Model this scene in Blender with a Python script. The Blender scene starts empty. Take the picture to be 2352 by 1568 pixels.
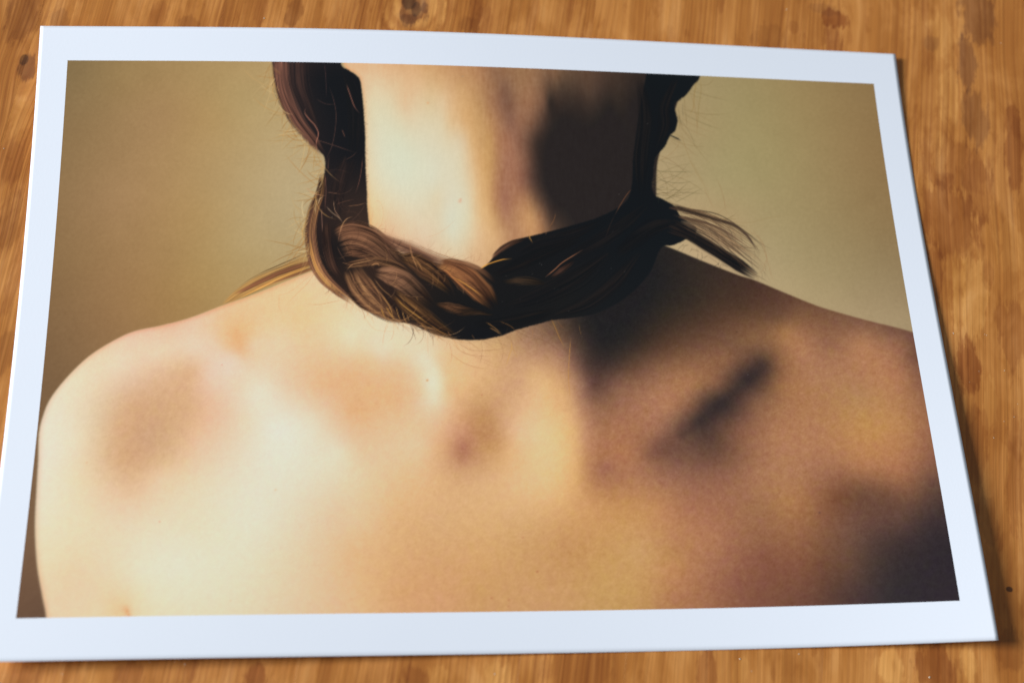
import bpy, math
import numpy as np
from mathutils import Vector

scene = bpy.context.scene
C = scene.collection

# ---------------------------------------------------------------- camera
cam_d = bpy.data.cameras.new('camera'); cam = bpy.data.objects.new('camera', cam_d); C.objects.link(cam)
cam.location = (-0.05492, -0.25622, 0.59265)
cam.rotation_euler = (math.radians(22.84276), math.radians(-5.21959), math.radians(-2.22108))
cam_d.lens = 50.09105; cam_d.sensor_width = 36.0; cam_d.sensor_fit = 'HORIZONTAL'
cam_d.clip_start = 0.01; cam_d.clip_end = 50
cam_d.dof.use_dof = True; cam_d.dof.focus_distance = 0.650; cam_d.dof.aperture_fstop = 4.8
scene.camera = cam

# ---------------------------------------------------------------- light: a tall window to the left, dim room around
world = bpy.data.worlds.new('World'); scene.world = world; world.use_nodes = True
bgn = world.node_tree.nodes['Background']; bgn.inputs[0].default_value = (0.77, 0.88, 1.0, 1); bgn.inputs[1].default_value = 0.24
def area(name, loc, target, sx, sy, power, col):
    d = bpy.data.lights.new(name, 'AREA'); d.shape = 'RECTANGLE'; d.size = sx; d.size_y = sy; d.energy = power; d.color = col
    o = bpy.data.objects.new(name, d); C.objects.link(o); o.location = loc
    o.rotation_euler = (Vector(target) - Vector(loc)).to_track_quat('-Z', 'Y').to_euler(); return o
area('window_light', (-9.4, 0.80, 5.3), (0, 0, 0), 3.3, 3.6, 1840, (0.835, 0.895, 0.99))
scene.view_settings.view_transform = 'Standard'; scene.view_settings.look = 'None'
scene.view_settings.exposure = 0.0; scene.view_settings.gamma = 1.0; scene.view_settings.use_curve_mapping = False

# ---------------------------------------------------------------- helpers
def mat(name):
    m = bpy.data.materials.new(name); m.use_nodes = True; nt = m.node_tree
    return m, nt, nt.nodes['Principled BSDF']
def node(nt, typ, **kw):
    n = nt.nodes.new(typ)
    for k, v in kw.items():
        if k == 'i':
            for kk, vv in v.items():
                if isinstance(vv, bpy.types.NodeSocket): nt.links.new(vv, n.inputs[kk])
                else: n.inputs[kk].default_value = vv
        else: setattr(n, k, v)
    return n
def math_(nt, op, a, b=None, c=None):
    n = nt.nodes.new('ShaderNodeMath'); n.operation = op
    for k, v in enumerate((a, b, c)):
        if v is None: continue
        if isinstance(v, bpy.types.NodeSocket): nt.links.new(v, n.inputs[k])
        else: n.inputs[k].default_value = v
    return n.outputs[0]
def mix(nt, f, a, b, blend='MIX'):
    n = nt.nodes.new('ShaderNodeMix'); n.data_type = 'RGBA'; n.blend_type = blend
    for k, v in ((0, f), (6, a), (7, b)):
        if isinstance(v, bpy.types.NodeSocket): nt.links.new(v, n.inputs[k])
        else: n.inputs[k].default_value = v if k == 0 else (*v, 1)
    return n.outputs[2]
def ramp(nt, f, stops):
    n = nt.nodes.new('ShaderNodeValToRGB'); e = n.color_ramp.elements
    while len(e) > 1: e.remove(e[-1])
    for k, (p, c) in enumerate(stops):
        q = e[0] if k == 0 else e.new(p)
        q.position = p; q.color = (*c, 1) if hasattr(c, '__len__') else (c, c, c, 1)
    nt.links.new(f, n.inputs[0]); return n.outputs[0]
def smooth(nt, v, lo, hi):
    n = nt.nodes.new('ShaderNodeMapRange'); n.interpolation_type = 'SMOOTHSTEP'
    nt.links.new(v, n.inputs[0]); n.inputs[1].default_value = lo; n.inputs[2].default_value = hi
    n.inputs[3].default_value = 0; n.inputs[4].default_value = 1; return n.outputs[0]
def mesh_obj(name, verts, faces, material, parent=None, smooth_=True):
    me = bpy.data.meshes.new(name); v = np.asarray(verts, np.float32); f = np.asarray(faces, np.int32)
    me.vertices.add(len(v)); me.vertices.foreach_set('co', v.ravel())
    k = f.shape[1]; me.loops.add(f.size); me.loops.foreach_set('vertex_index', f.ravel())
    me.polygons.add(len(f)); me.polygons.foreach_set('loop_start', np.arange(0, f.size, k, dtype=np.int32))
    me.polygons.foreach_set('use_smooth', np.full(len(f), smooth_))
    me.update(calc_edges=True); me.validate()
    me.materials.append(material)
    o = bpy.data.objects.new(name, me); C.objects.link(o)
    if parent: o.parent = parent
    return o

# ---------------------------------------------------------------- what is printed on the sheet, and the stains in the wood (lengths in picture units / metres)
D_BG = [
    (10.1,14.4,128,107,71), (95.5,33.2,150,123,79), (169.4,110.9,160,128,87), (34.2,188.8,142,114,75), (106.8,265.4,160,127,87), (205.9,149.7,166,135,89),
    (253.6,110.5,172,141,91), (245.6,303.7,170,139,89), (308.9,70.9,172,149,101), (326.8,226.7,178,155,111), (382.1,187.6,182,161,119), (410.8,226.2,182,163,123),
    (383.8,303.4,180,161,121), (315.7,356.9,176,153,107), (249.1,417.2,168,137,85), (193.5,379.4,158,126,81), (114.1,416.5,152,118,77), (44.9,378.7,140,110,71),
    (18.6,489.9,128,99,65), (119.2,512.8,146,112,73), (197.4,476.5,156,122,75), (13.7,598.7,118,91,61), (10.6,773.7,120,93,65), (13.6,907.4,115,87,63),
    (12.7,990.9,104,77,57), (42.6,991.7,100,75,57), (336.0,23.3,176,149,101), (350.8,402.3,174,149,101), (1164.7,12.7,166,149,107), (1231.7,51.7,163,148,103),
    (1350.6,29.9,160,138,93), (1470.8,16.2,148,122,81), (1260.4,167.4,164,150,104), (1414.9,163.1,156,132,90), (1485.3,161.3,146,119,79), (1107.1,188.2,172,153,113),
    (1180.5,210.7,167,154,110), (1323.4,289.5,162,144,102), (1475.5,287.6,146,122,83), (1242.1,347.0,170,154,114), (1382.7,410.4,160,142,103), (1479.4,410.6,150,130,95),
    (1304.8,442.0,175,156,116), (1409.3,481.9,170,149,113), (1487.4,498.6,164,144,109), (1093.0,364.6,190,169,129), (1164.9,379.6,188,163,125), (1170.3,323.9,182,153,113),
    (1129.1,89.0,170,149,107),]
D_SK = [
    (251.0,476.8,228,192,159), (198.4,502.3,224,183,151), (139.5,520.3,228,193,164), (87.9,541.7,231,202,167), (317.6,447.3,233,193,149), (385.4,432.4,234,196,149),
    (439.9,409.7,232,198,155), (332.7,517.8,230,186,137), (292.4,513.9,230,187,141), (323.5,550.7,225,177,127), (240.0,543.0,228,203,175), (187.3,549.9,230,205,173),
    (287.3,565.1,230,202,177), (346.9,554.5,228,197,160), (420.0,492.0,235,195,145), (488.0,484.5,234,207,165), (508.3,528.9,235,216,181), (386.7,528.9,231,202,164),
    (454.2,551.0,231,193,151), (122.6,571.1,228,208,178), (59.7,606.4,229,213,182), (32.5,670.0,225,216,191), (137.8,607.3,218,186,155), (189.0,586.2,219,183,148),
    (241.7,586.6,215,174,133), (268.7,601.3,228,193,166), (321.7,608.8,228,205,175), (355.2,623.4,228,219,195), (401.3,609.2,230,197,164), (454.6,609.3,227,182,137),
    (508.1,602.1,223,177,131), (146.5,643.2,209,168,128), (192.0,643.7,207,166,126), (244.2,644.1,213,172,131), (297.1,658.8,230,190,159), (337.0,680.4,226,210,180),
    (389.6,687.7,227,223,205), (442.0,680.9,228,216,189), (474.8,652.5,229,189,152), (514.7,659.7,223,175,126), (96.7,670.9,216,191,155), (129.9,685.4,211,170,129),
    (175.9,700.1,201,160,124), (220.6,693.5,209,170,128), (260.5,715.0,229,191,157), (299.8,729.3,229,203,173), (67.4,705.6,226,211,180), (26.1,739.7,226,217,194),
    (133.9,741.4,209,168,126), (172.2,741.9,207,166,126), (210.5,742.3,215,180,138), (391.0,743.9,229,222,200), (455.8,723.3,230,215,188), (501.6,709.4,230,197,162),
    (26.7,808.0,226,217,190), (31.9,907.8,226,212,176), (73.4,774.9,226,209,173), (123.9,775.7,220,188,151), (156.1,783.0,217,181,142), (199.5,769.9,228,196,159),
    (263.6,777.5,228,208,175), (329.1,812.3,226,219,194), (139.9,816.8,228,197,164), (92.4,842.9,226,210,175), (174.5,857.7,226,211,180), (268.4,859.0,227,216,185),
    (362.4,846.5,228,220,195), (444.4,813.2,230,209,178), (489.9,833.9,230,196,159), (76.8,928.4,229,202,164), (104.8,961.3,227,202,166), (180.8,930.4,224,219,190),
    (240.8,911.7,224,221,196), (334.1,912.9,226,219,190), (396.8,913.5,226,210,176), (459.8,914.1,228,196,157), (510.3,901.2,225,184,137), (156.1,988.0,231,195,147),
    (183.0,985.3,228,212,174), (216.7,989.1,225,216,183), (338.8,990.9,226,213,180), (430.8,979.1,226,199,162), (493.2,979.7,226,187,145), (126.6,993.7,227,206,167),
    (58.1,973.0,227,202,166), (488.6,730.4,229,216,187), (521.5,730.5,232,197,158), (561.0,730.6,229,194,155), (620.7,723.7,232,197,156), (660.7,723.7,215,167,121),
    (690.6,729.4,183,129,97), (734.3,723.8,199,151,101), (767.9,723.8,219,173,122), (808.1,731.0,235,193,142), (841.2,745.1,235,195,143), (875.5,738.2,225,181,125),
    (916.2,738.4,177,124,85), (963.9,738.6,175,120,83), (521.7,779.2,231,204,165), (587.1,779.4,230,189,142), (653.0,779.6,221,177,128), (719.2,779.7,217,173,126),
    (785.6,786.9,229,186,137), (838.9,794.0,231,188,133), (874.1,787.2,221,173,116), (522.3,847.6,229,195,153), (586.9,847.9,221,177,126), (652.0,848.1,217,173,124),
    (717.6,841.6,219,175,122), (783.4,848.7,215,171,119), (850.0,842.2,213,165,111), (904.1,828.9,205,153,101), (958.2,822.4,193,142,89), (1018.4,830.0,189,136,91),
    (555.1,914.7,221,177,126), (638.5,915.2,213,165,115), (716.1,915.6,213,165,111), (781.8,895.9,207,161,107), (860.7,896.5,197,147,95), (926.9,897.1,199,152,95),
    (979.7,904.4,201,156,103), (1032.4,911.8,183,134,85), (524.6,979.9,225,184,135), (587.6,973.9,215,165,115), (651.1,980.8,213,161,115), (715.1,974.8,205,157,103),
    (779.4,981.8,205,157,107), (844.2,982.3,203,155,105), (909.6,976.5,199,156,97), (975.2,977.3,195,150,93), (1027.8,978.1,177,124,85), (521.8,528.9,232,210,174),
    (555.6,550.9,231,211,180), (589.9,536.1,231,213,178), (535.2,565.6,233,193,149), (589.2,580.2,229,190,148), (637.1,565.4,230,217,188), (643.0,609.2,231,222,194),
    (645.7,638.2,231,216,185), (663.0,623.7,234,201,158), (657.6,565.4,232,196,153), (692.3,550.5,228,189,141), (726.2,565.1,221,179,131), (761.2,550.2,207,165,115),
    (697.6,601.8,230,187,137), (738.3,609.0,215,171,121), (788.3,564.9,197,153,115), (821.8,586.9,213,169,121), (834.5,608.8,223,181,129), (855.2,608.8,215,169,117),
    (786.0,616.2,207,161,121), (818.9,645.2,229,186,137), (859.7,652.4,223,177,124), (844.2,557.3,175,131,101), (817.8,527.7,159,121,93), (782.7,535.3,187,147,105),
    (709.6,652.5,205,159,111), (736.2,666.9,195,147,101), (688.9,666.9,215,165,121), (721.8,695.4,193,143,99), (694.4,709.6,193,137,105), (674.7,695.4,215,165,125),
    (744.9,709.6,199,151,103), (782.6,695.5,228,185,143), (816.5,695.5,236,196,149), (857.4,695.6,234,192,136), (879.2,695.6,219,175,118), (925.8,695.7,169,120,85),
    (921.2,659.7,157,112,83), (900.4,549.6,84,65,55), (927.5,564.4,58,46,42), (954.2,681.5,165,114,83), (555.1,609.3,227,182,135), (588.4,638.2,225,180,133),
    (622.1,638.2,228,194,157), (521.5,623.8,223,179,131), (561.3,674.0,228,187,143), (621.3,681.2,231,193,151), (936.5,534.6,40,36,36), (979.4,526.9,42,38,36),
    (866.7,527.4,115,86,66), (984.4,458.7,34,32,34), (1052.2,830.4,171,118,85), (1119.2,838.3,161,110,81), (1187.7,832.7,155,110,77), (1249.6,827.1,167,118,77),
    (1035.0,878.1,185,132,91), (1101.5,885.9,173,120,87), (1182.1,887.5,146,100,73), (1031.0,931.8,191,138,91), (1097.5,932.9,163,112,83), (1106.4,986.1,150,101,75),
    (865.5,549.8,159,119,93), (882.9,549.7,118,86,71), (870.8,579.4,177,133,99), (897.2,579.3,118,86,71), (912.5,579.3,80,60,52), (876.0,608.8,195,149,107),
    (900.3,608.7,149,109,89), (877.8,637.9,209,163,115), (901.9,637.9,157,113,91), (919.2,638.0,131,95,73), (878.8,666.9,219,173,122), (905.6,666.9,175,125,97),
    (920.8,667.0,155,110,83), (884.0,695.6,221,177,122), (909.1,699.2,181,129,97), (884.4,724.1,219,173,118), (910.1,727.7,181,127,95), (884.2,752.3,217,169,113),
    (911.3,752.5,173,120,85), (884.6,780.3,213,165,109), (912.1,784.0,177,124,85), (653.7,587.3,233,216,183), (665.2,587.3,233,195,149), (656.4,616.5,232,217,186),
    (668.6,616.4,231,192,144), (622.9,594.7,231,202,165), (625.7,623.7,232,197,156), (319.6,528.7,223,173,122), (338.7,543.5,230,197,164), (313.8,561.6,229,201,175),
    (336.3,528.8,232,190,144), (279.7,537.4,230,197,166), (299.5,528.7,229,184,135), (1322.7,821.4,117,76,53), (1365.9,810.1,110,77,58), (1406.9,819.9,108,75,58),
    (1449.7,813.0,120,84,63), (1485.2,800.9,101,73,60), (1486.1,844.8,70,54,51), (1297.8,850.6,132,89,65), (1339.8,851.9,114,80,63), (1379.8,861.6,99,70,60),
    (1420.9,863.1,93,68,59), (1457.8,864.6,70,54,51), (1253.1,879.0,146,100,70), (1292.7,892.4,123,85,62), (1334.3,893.8,107,77,63), (1375.1,895.2,81,61,54),
    (1415.9,896.8,65,51,49), (1471.2,886.7,54,45,47), (1187.0,918.7,134,87,67), (1247.6,928.4,129,85,63), (1287.8,933.6,109,74,55), (1328.5,939.0,97,70,57),
    (1361.0,940.2,74,58,51), (1401.5,941.8,56,47,47), (1466.4,969.5,49,42,46), (1141.4,971.0,136,89,69), (1202.3,972.5,123,81,62), (1254.8,978.0,111,74,59),
    (1299.1,979.4,87,62,52), (1334.9,984.6,74,56,54), (1383.5,986.5,54,47,49), (1494.0,999.5,49,42,46), (1240.2,442.8,84,58,46), (1153.7,418.9,62,48,40),
    (1106.3,452.6,56,46,38), (1193.2,466.2,80,58,44), (1058.4,490.3,58,47,38), (1123.5,499.4,84,60,46), (1181.5,494.8,102,72,53), (1257.8,485.6,107,76,57),
    (1324.1,490.6,129,91,65), (1390.4,495.8,128,91,69), (1454.9,513.8,125,89,69), (1011.5,532.1,58,46,38), (1054.0,541.1,91,64,48), (1106.6,541.1,112,79,60),
    (1163.5,536.7,119,85,64), (1208.4,532.3,132,95,67), (1267.4,514.3,162,116,76), (1294.9,542.1,172,122,88), (1339.5,538.0,146,102,76), (1405.9,538.8,174,124,88),
    (1471.6,545.4,150,104,78), (1494.3,561.3,116,81,64), (957.3,568.8,62,50,44), (986.1,587.4,105,74,57), (1029.7,577.7,125,89,67), (1094.6,577.9,144,102,72),
    (1160.1,569.2,136,95,69), (1194.9,569.4,101,72,57), (1221.9,577.1,64,50,46), (1251.5,574.4,134,93,65), (1310.4,594.0,170,122,88), (1396.7,600.0,172,122,86),
    (1462.4,601.4,170,118,84), (1489.4,615.1,144,100,74), (920.1,613.9,98,68,59), (962.5,613.9,134,96,76), (1026.7,614.0,158,112,84), (1091.3,614.3,166,118,82),
    (1134.6,610.1,136,95,69), (1165.0,610.3,83,62,52), (1191.4,601.6,54,44,44), (1221.3,606.4,94,68,54), (1247.0,611.2,148,104,70), (1053.3,654.4,170,120,88),
    (1087.5,654.6,125,87,67), (1117.3,650.5,68,53,48), (1143.6,646.3,52,44,43), (1174.2,642.2,83,60,52), (1199.7,646.9,128,91,69), (1024.3,694.8,158,110,84),
    (1050.3,689.9,134,96,76), (1079.8,685.8,87,66,56), (1102.1,677.3,66,52,48), (1135.4,686.4,94,68,57), (1168.5,696.2,132,91,69), (1034.2,724.9,114,79,64),
    (1081.8,716.8,103,75,61), (1122.6,730.9,101,72,57), (1163.0,748.6,138,96,72), (1231.5,705.9,170,120,86), (1297.9,688.9,172,122,86), (1383.2,690.9,184,136,82),
    (1447.5,692.7,180,130,84), (1490.7,690.4,154,106,76), (930.9,763.8,162,110,86), (993.2,768.5,166,116,86), (1055.6,773.3,146,102,80), (1117.7,782.5,146,100,78),
    (1181.1,779.3,162,114,84), (1244.6,776.4,170,122,86), (1307.1,777.9,154,106,80), (1372.2,766.2,170,118,82), (1434.0,777.5,162,110,78), (1479.5,756.8,144,98,74),
    (1386.5,635.2,174,130,88), (1320.8,648.8,170,122,82), (903.4,500.9,48,41,38), (952.9,500.7,36,34,35), (1011.2,481.4,40,36,36), (1007.0,443.2,32,32,34),
    (1052.7,411.9,38,35,35), (1063.8,365.0,40,36,35), (1105.9,384.1,50,42,37), (940.0,481.8,34,33,34),]
D_NK = [
    (486.3,6.5,224,186,143), (522.6,12.1,225,184,141), (566.1,9.5,223,181,137), (595.2,10.3,219,177,132), (638.9,11.5,213,170,121), (668.2,12.2,205,160,112),
    (704.9,13.4,191,144,100), (741.8,13.8,175,128,90), (767.6,14.5,147,108,80), (786.1,16.3,151,112,82), (818.7,15.1,155,116,82), (876.9,15.2,130,96,70),
    (875.5,16.9,109,82,63), (905.4,19.8,94,73,57), (965.4,25.5,77,59,49), (1010.7,27.7,60,48,41), (1056.1,34.1,46,39,36), (522.9,40.0,225,194,156), (559.0,39.2,226,200,161),
    (595.3,38.3,224,191,148), (631.6,37.3,223,186,141), (668.1,36.3,216,176,127), (704.7,37.6,205,162,112), (741.5,36.4,183,138,96), (767.3,35.5,155,114,82),
    (785.8,36.5,133,97,75), (808.0,35.7,153,114,82), (847.3,34.3,143,106,78), (883.6,34.5,98,76,59), (889.9,36.7,79,62,50), (942.3,40.4,86,66,53), (994.7,49.0,58,47,40),
    (1040.0,51.2,44,38,36), (527.5,75.6,222,198,159), (544.7,75.3,222,210,174), (573.6,74.6,221,207,171), (602.5,74.0,225,191,150), (624.3,73.4,223,198,158),
    (649.7,72.8,219,195,152), (671.5,72.2,223,195,154), (689.7,71.7,218,179,132), (715.3,71.0,209,166,114), (741.0,70.2,185,142,96), (759.4,69.6,165,120,86),
    (777.8,69.0,141,101,78), (791.0,68.6,128,92,72), (803.6,68.2,145,106,80), (831.9,67.2,155,112,82), (860.9,66.2,107,78,61), (882.7,65.5,62,48,41), (866.6,66.0,50,42,37),
    (926.3,65.5,58,46,40), (978.7,70.0,44,38,35), (1024.0,68.3,42,36,34), (529.1,115.2,223,205,167), (552.0,114.7,220,214,182), (595.2,113.9,220,210,176),
    (638.5,112.9,221,208,174), (667.5,112.2,221,205,169), (685.6,111.7,222,190,144), (711.1,111.1,217,174,121), (740.3,110.3,199,156,104), (762.2,109.6,181,134,92),
    (780.6,109.1,155,112,84), (795.2,108.7,137,97,77), (810.0,108.2,151,108,82), (833.7,107.5,130,94,72), (856.8,106.8,75,57,48), (881.3,106.0,46,40,37),
    (887.5,107.4,40,36,35), (961.8,111.4,38,35,34), (1021.4,117.5,44,38,35), (530.6,154.5,223,208,172), (552.0,154.2,220,215,186), (595.0,153.4,217,217,189),
    (652.5,152.2,220,212,182), (695.9,151.2,221,205,171), (710.4,150.9,221,195,156), (723.4,150.6,217,176,123), (739.4,150.2,203,160,108), (757.6,149.7,195,150,96),
    (768.6,149.4,177,128,90), (790.5,148.8,165,116,88), (805.1,148.4,145,102,80), (822.4,147.9,113,81,64), (841.0,147.4,60,47,41), (865.4,146.7,40,36,35),
    (922.4,161.1,37,34,34), (1004.2,158.7,42,37,35), (532.0,193.7,225,208,170), (559.0,193.3,219,217,189), (609.0,192.5,217,219,193), (659.1,191.5,219,215,188),
    (702.3,190.6,221,208,174), (718.2,190.3,222,193,150), (732.7,190.0,217,174,121), (756.6,189.4,197,152,98), (767.5,189.2,177,130,90), (785.7,188.7,165,116,90),
    (803.9,188.3,159,112,86), (822.5,187.8,120,85,67), (842.4,187.3,58,46,41), (868.2,186.7,42,37,36), (920.5,201.3,36,33,34), (533.3,232.7,227,207,167),
    (558.8,232.4,222,215,184), (594.3,231.8,219,219,193), (651.3,230.9,219,217,191), (708.6,229.9,221,207,173), (723.0,229.6,223,195,152), (737.4,229.3,218,176,123),
    (755.5,228.9,197,152,100), (762.7,228.8,181,132,92), (777.1,228.5,165,116,88), (795.2,228.1,163,114,86), (809.7,227.8,145,99,78), (829.5,227.3,92,67,56),
    (849.4,226.9,50,42,39), (918.4,241.2,36,33,34), (1011.0,231.0,42,37,35), (536.0,267.6,230,202,155), (565.6,267.3,224,210,174), (615.2,266.6,221,215,186),
    (657.9,262.1,221,208,174), (679.2,265.6,220,213,186), (714.9,265.0,221,208,174), (729.2,264.8,224,190,142), (752.2,264.3,207,162,110), (762.3,264.2,181,132,92),
    (778.1,263.9,163,114,90), (797.6,263.5,169,120,88), (819.6,263.0,169,122,86), (839.4,262.7,103,76,59), (859.2,262.2,52,43,40), (540.0,298.5,231,195,144),
    (558.3,298.3,228,200,155), (593.5,297.9,225,206,171), (635.9,297.3,222,208,176), (678.5,296.7,217,215,190), (714.1,296.2,220,210,176), (731.9,295.9,224,190,142),
    (753.3,295.6,211,168,115), (764.1,295.4,189,144,98), (779.9,295.1,173,124,94), (800.0,294.8,185,138,98), (826.8,294.3,195,148,100), (845.0,294.0,145,106,78),
    (860.6,293.7,73,56,47), (888.8,293.2,48,41,38), (915.1,304.5,37,34,35), (565.0,332.8,227,184,141), (593.0,332.6,227,194,156), (635.2,332.1,225,204,173),
    (684.7,331.5,218,215,188), (713.0,331.1,221,205,169), (734.4,330.8,224,188,143), (762.8,330.4,213,170,121), (780.7,330.1,189,144,102), (798.6,329.8,179,132,96),
    (839.6,321.4,177,130,90), (578.7,355.7,218,175,136), (634.8,355.2,221,191,156), (676.7,366.2,222,200,163), (718.9,369.5,219,184,141), (750.8,369.1,211,170,123),
    (783.7,345.6,187,140,102),]
D_HC = [
    (371.9,30.8,80,56,48), (407.7,30.2,40,32,32), (451.0,45.4,25,25,28), (501.6,76.1,23,24,27), (495.1,186.4,26,25,28), (453.4,341.3,40,30,28), (488.1,356.4,28,25,25),
    (522.5,416.9,50,36,30), (591.3,446.7,44,32,28), (660.3,461.3,30,27,26), (728.8,490.8,27,26,27), (728.0,513.3,24,24,27), (802.1,414.5,27,26,27), (804.1,368.5,26,26,28),
    (911.0,374.8,26,26,28), (871.0,452.0,29,28,28), (985.9,334.7,24,26,29), (1033.1,174.0,22,25,28), (1078.1,49.7,23,26,29), (942.0,451.4,27,28,30), (523.1,317.9,60,44,36),]
D_NECK = [
    (478.3,-50.7), (493.6,6.4), (511.8,20.3), (521.3,32.1), (526.7,63.7), (529.8,107.2), (531.3,146.6), (532.0,200.0), (534.0,244.4), (535.2,281.5), (537.2,303.9),
    (542.6,325.4), (564.6,371.1), (661.0,431.1), (801.4,429.8), (1020.0,365.5), (1062.0,189.4), (1084.7,-75.3),]
D_SHOULD = [
    (51.6,1048.3), (45.5,1000.0), (36.2,966.1), (23.0,916.1), (13.1,852.7), (9.1,788.7), (6.8,739.4), (3.7,694.8), (7.1,664.7), (16.5,633.0), (40.6,594.7), (75.1,556.1),
    (118.6,525.9), (148.4,512.3), (186.5,503.7), (236.7,488.6), (287.7,467.3), (315.2,457.0), (353.5,441.3), (392.1,424.1), (431.6,406.7), (448.8,399.1), (488.1,371.6),
    (663.3,339.5), (951.4,303.8), (1065.1,347.6), (1119.5,371.4), (1193.3,403.0), (1224.4,413.8), (1280.1,439.6), (1332.8,463.3), (1386.6,481.7), (1440.6,498.0),
    (1501.8,516.9), (1594.0,555.4), (1564.5,1081.5),]
D_HAIR = [
    (361.2,-48.4), (363.3,2.4), (367.7,35.6), (374.0,59.9), (383.2,88.2), (395.8,114.0), (413.8,134.9), (432.5,155.1), (447.5,171.3), (458.3,184.5), (460.5,202.4),
    (457.2,230.4), (452.3,248.3), (444.7,266.2), (436.4,282.4), (431.7,301.7), (430.5,326.9), (432.0,349.1), (435.5,363.5), (441.1,377.9), (449.5,399.1), (469.5,422.4),
    (492.8,441.1), (504.5,452.4), (524.2,471.7), (550.2,484.3), (583.0,496.1), (609.0,501.2), (628.7,510.8), (654.6,521.8), (687.4,529.8), (727.4,530.4), (745.5,527.3),
    (767.3,522.0), (792.8,511.4), (826.8,501.4), (854.6,493.0), (895.1,487.4), (936.0,478.1), (984.9,451.0), (1031.6,404.3), (1057.4,353.2), (1079.9,346.6), (1099.7,337.7),
    (1114.6,326.4), (1126.9,312.6), (1099.3,289.2), (1089.0,269.4), (1072.1,257.7), (1061.4,252.3), (1053.6,247.7), (1049.4,232.5), (1053.0,212.3), (1056.1,188.8),
    (1061.8,169.9), (1079.7,149.0), (1085.8,136.6), (1091.9,124.9), (1100.7,117.2), (1105.3,104.7), (1107.6,92.3), (1104.2,73.4), (1105.0,60.2), (1127.5,41.8),
    (1143.4,20.4), (1157.7,-0.3), (1170.6,-79.8), (1065.3,-74.3), (1052.9,5.3), (1038.6,64.5), (1026.9,127.1), (1017.8,181.8), (1012.6,228.6), (997.9,263.3), (952.1,291.9),
    (892.9,312.7), (846.0,326.8), (818.4,334.2), (790.9,343.1), (769.8,355.0), (754.0,376.8), (732.1,397.0), (694.2,394.3), (651.0,385.6), (628.7,378.2), (601.6,370.8),
    (575.2,357.3), (554.4,339.1), (540.5,325.4), (537.2,303.9), (535.2,281.5), (534.0,244.4), (532.0,200.0), (531.3,146.6), (529.0,101.7), (525.9,63.8), (522.1,34.4),
    (514.8,24.2), (500.9,14.2), (487.0,1.7), (484.1,-50.9),]
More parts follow.
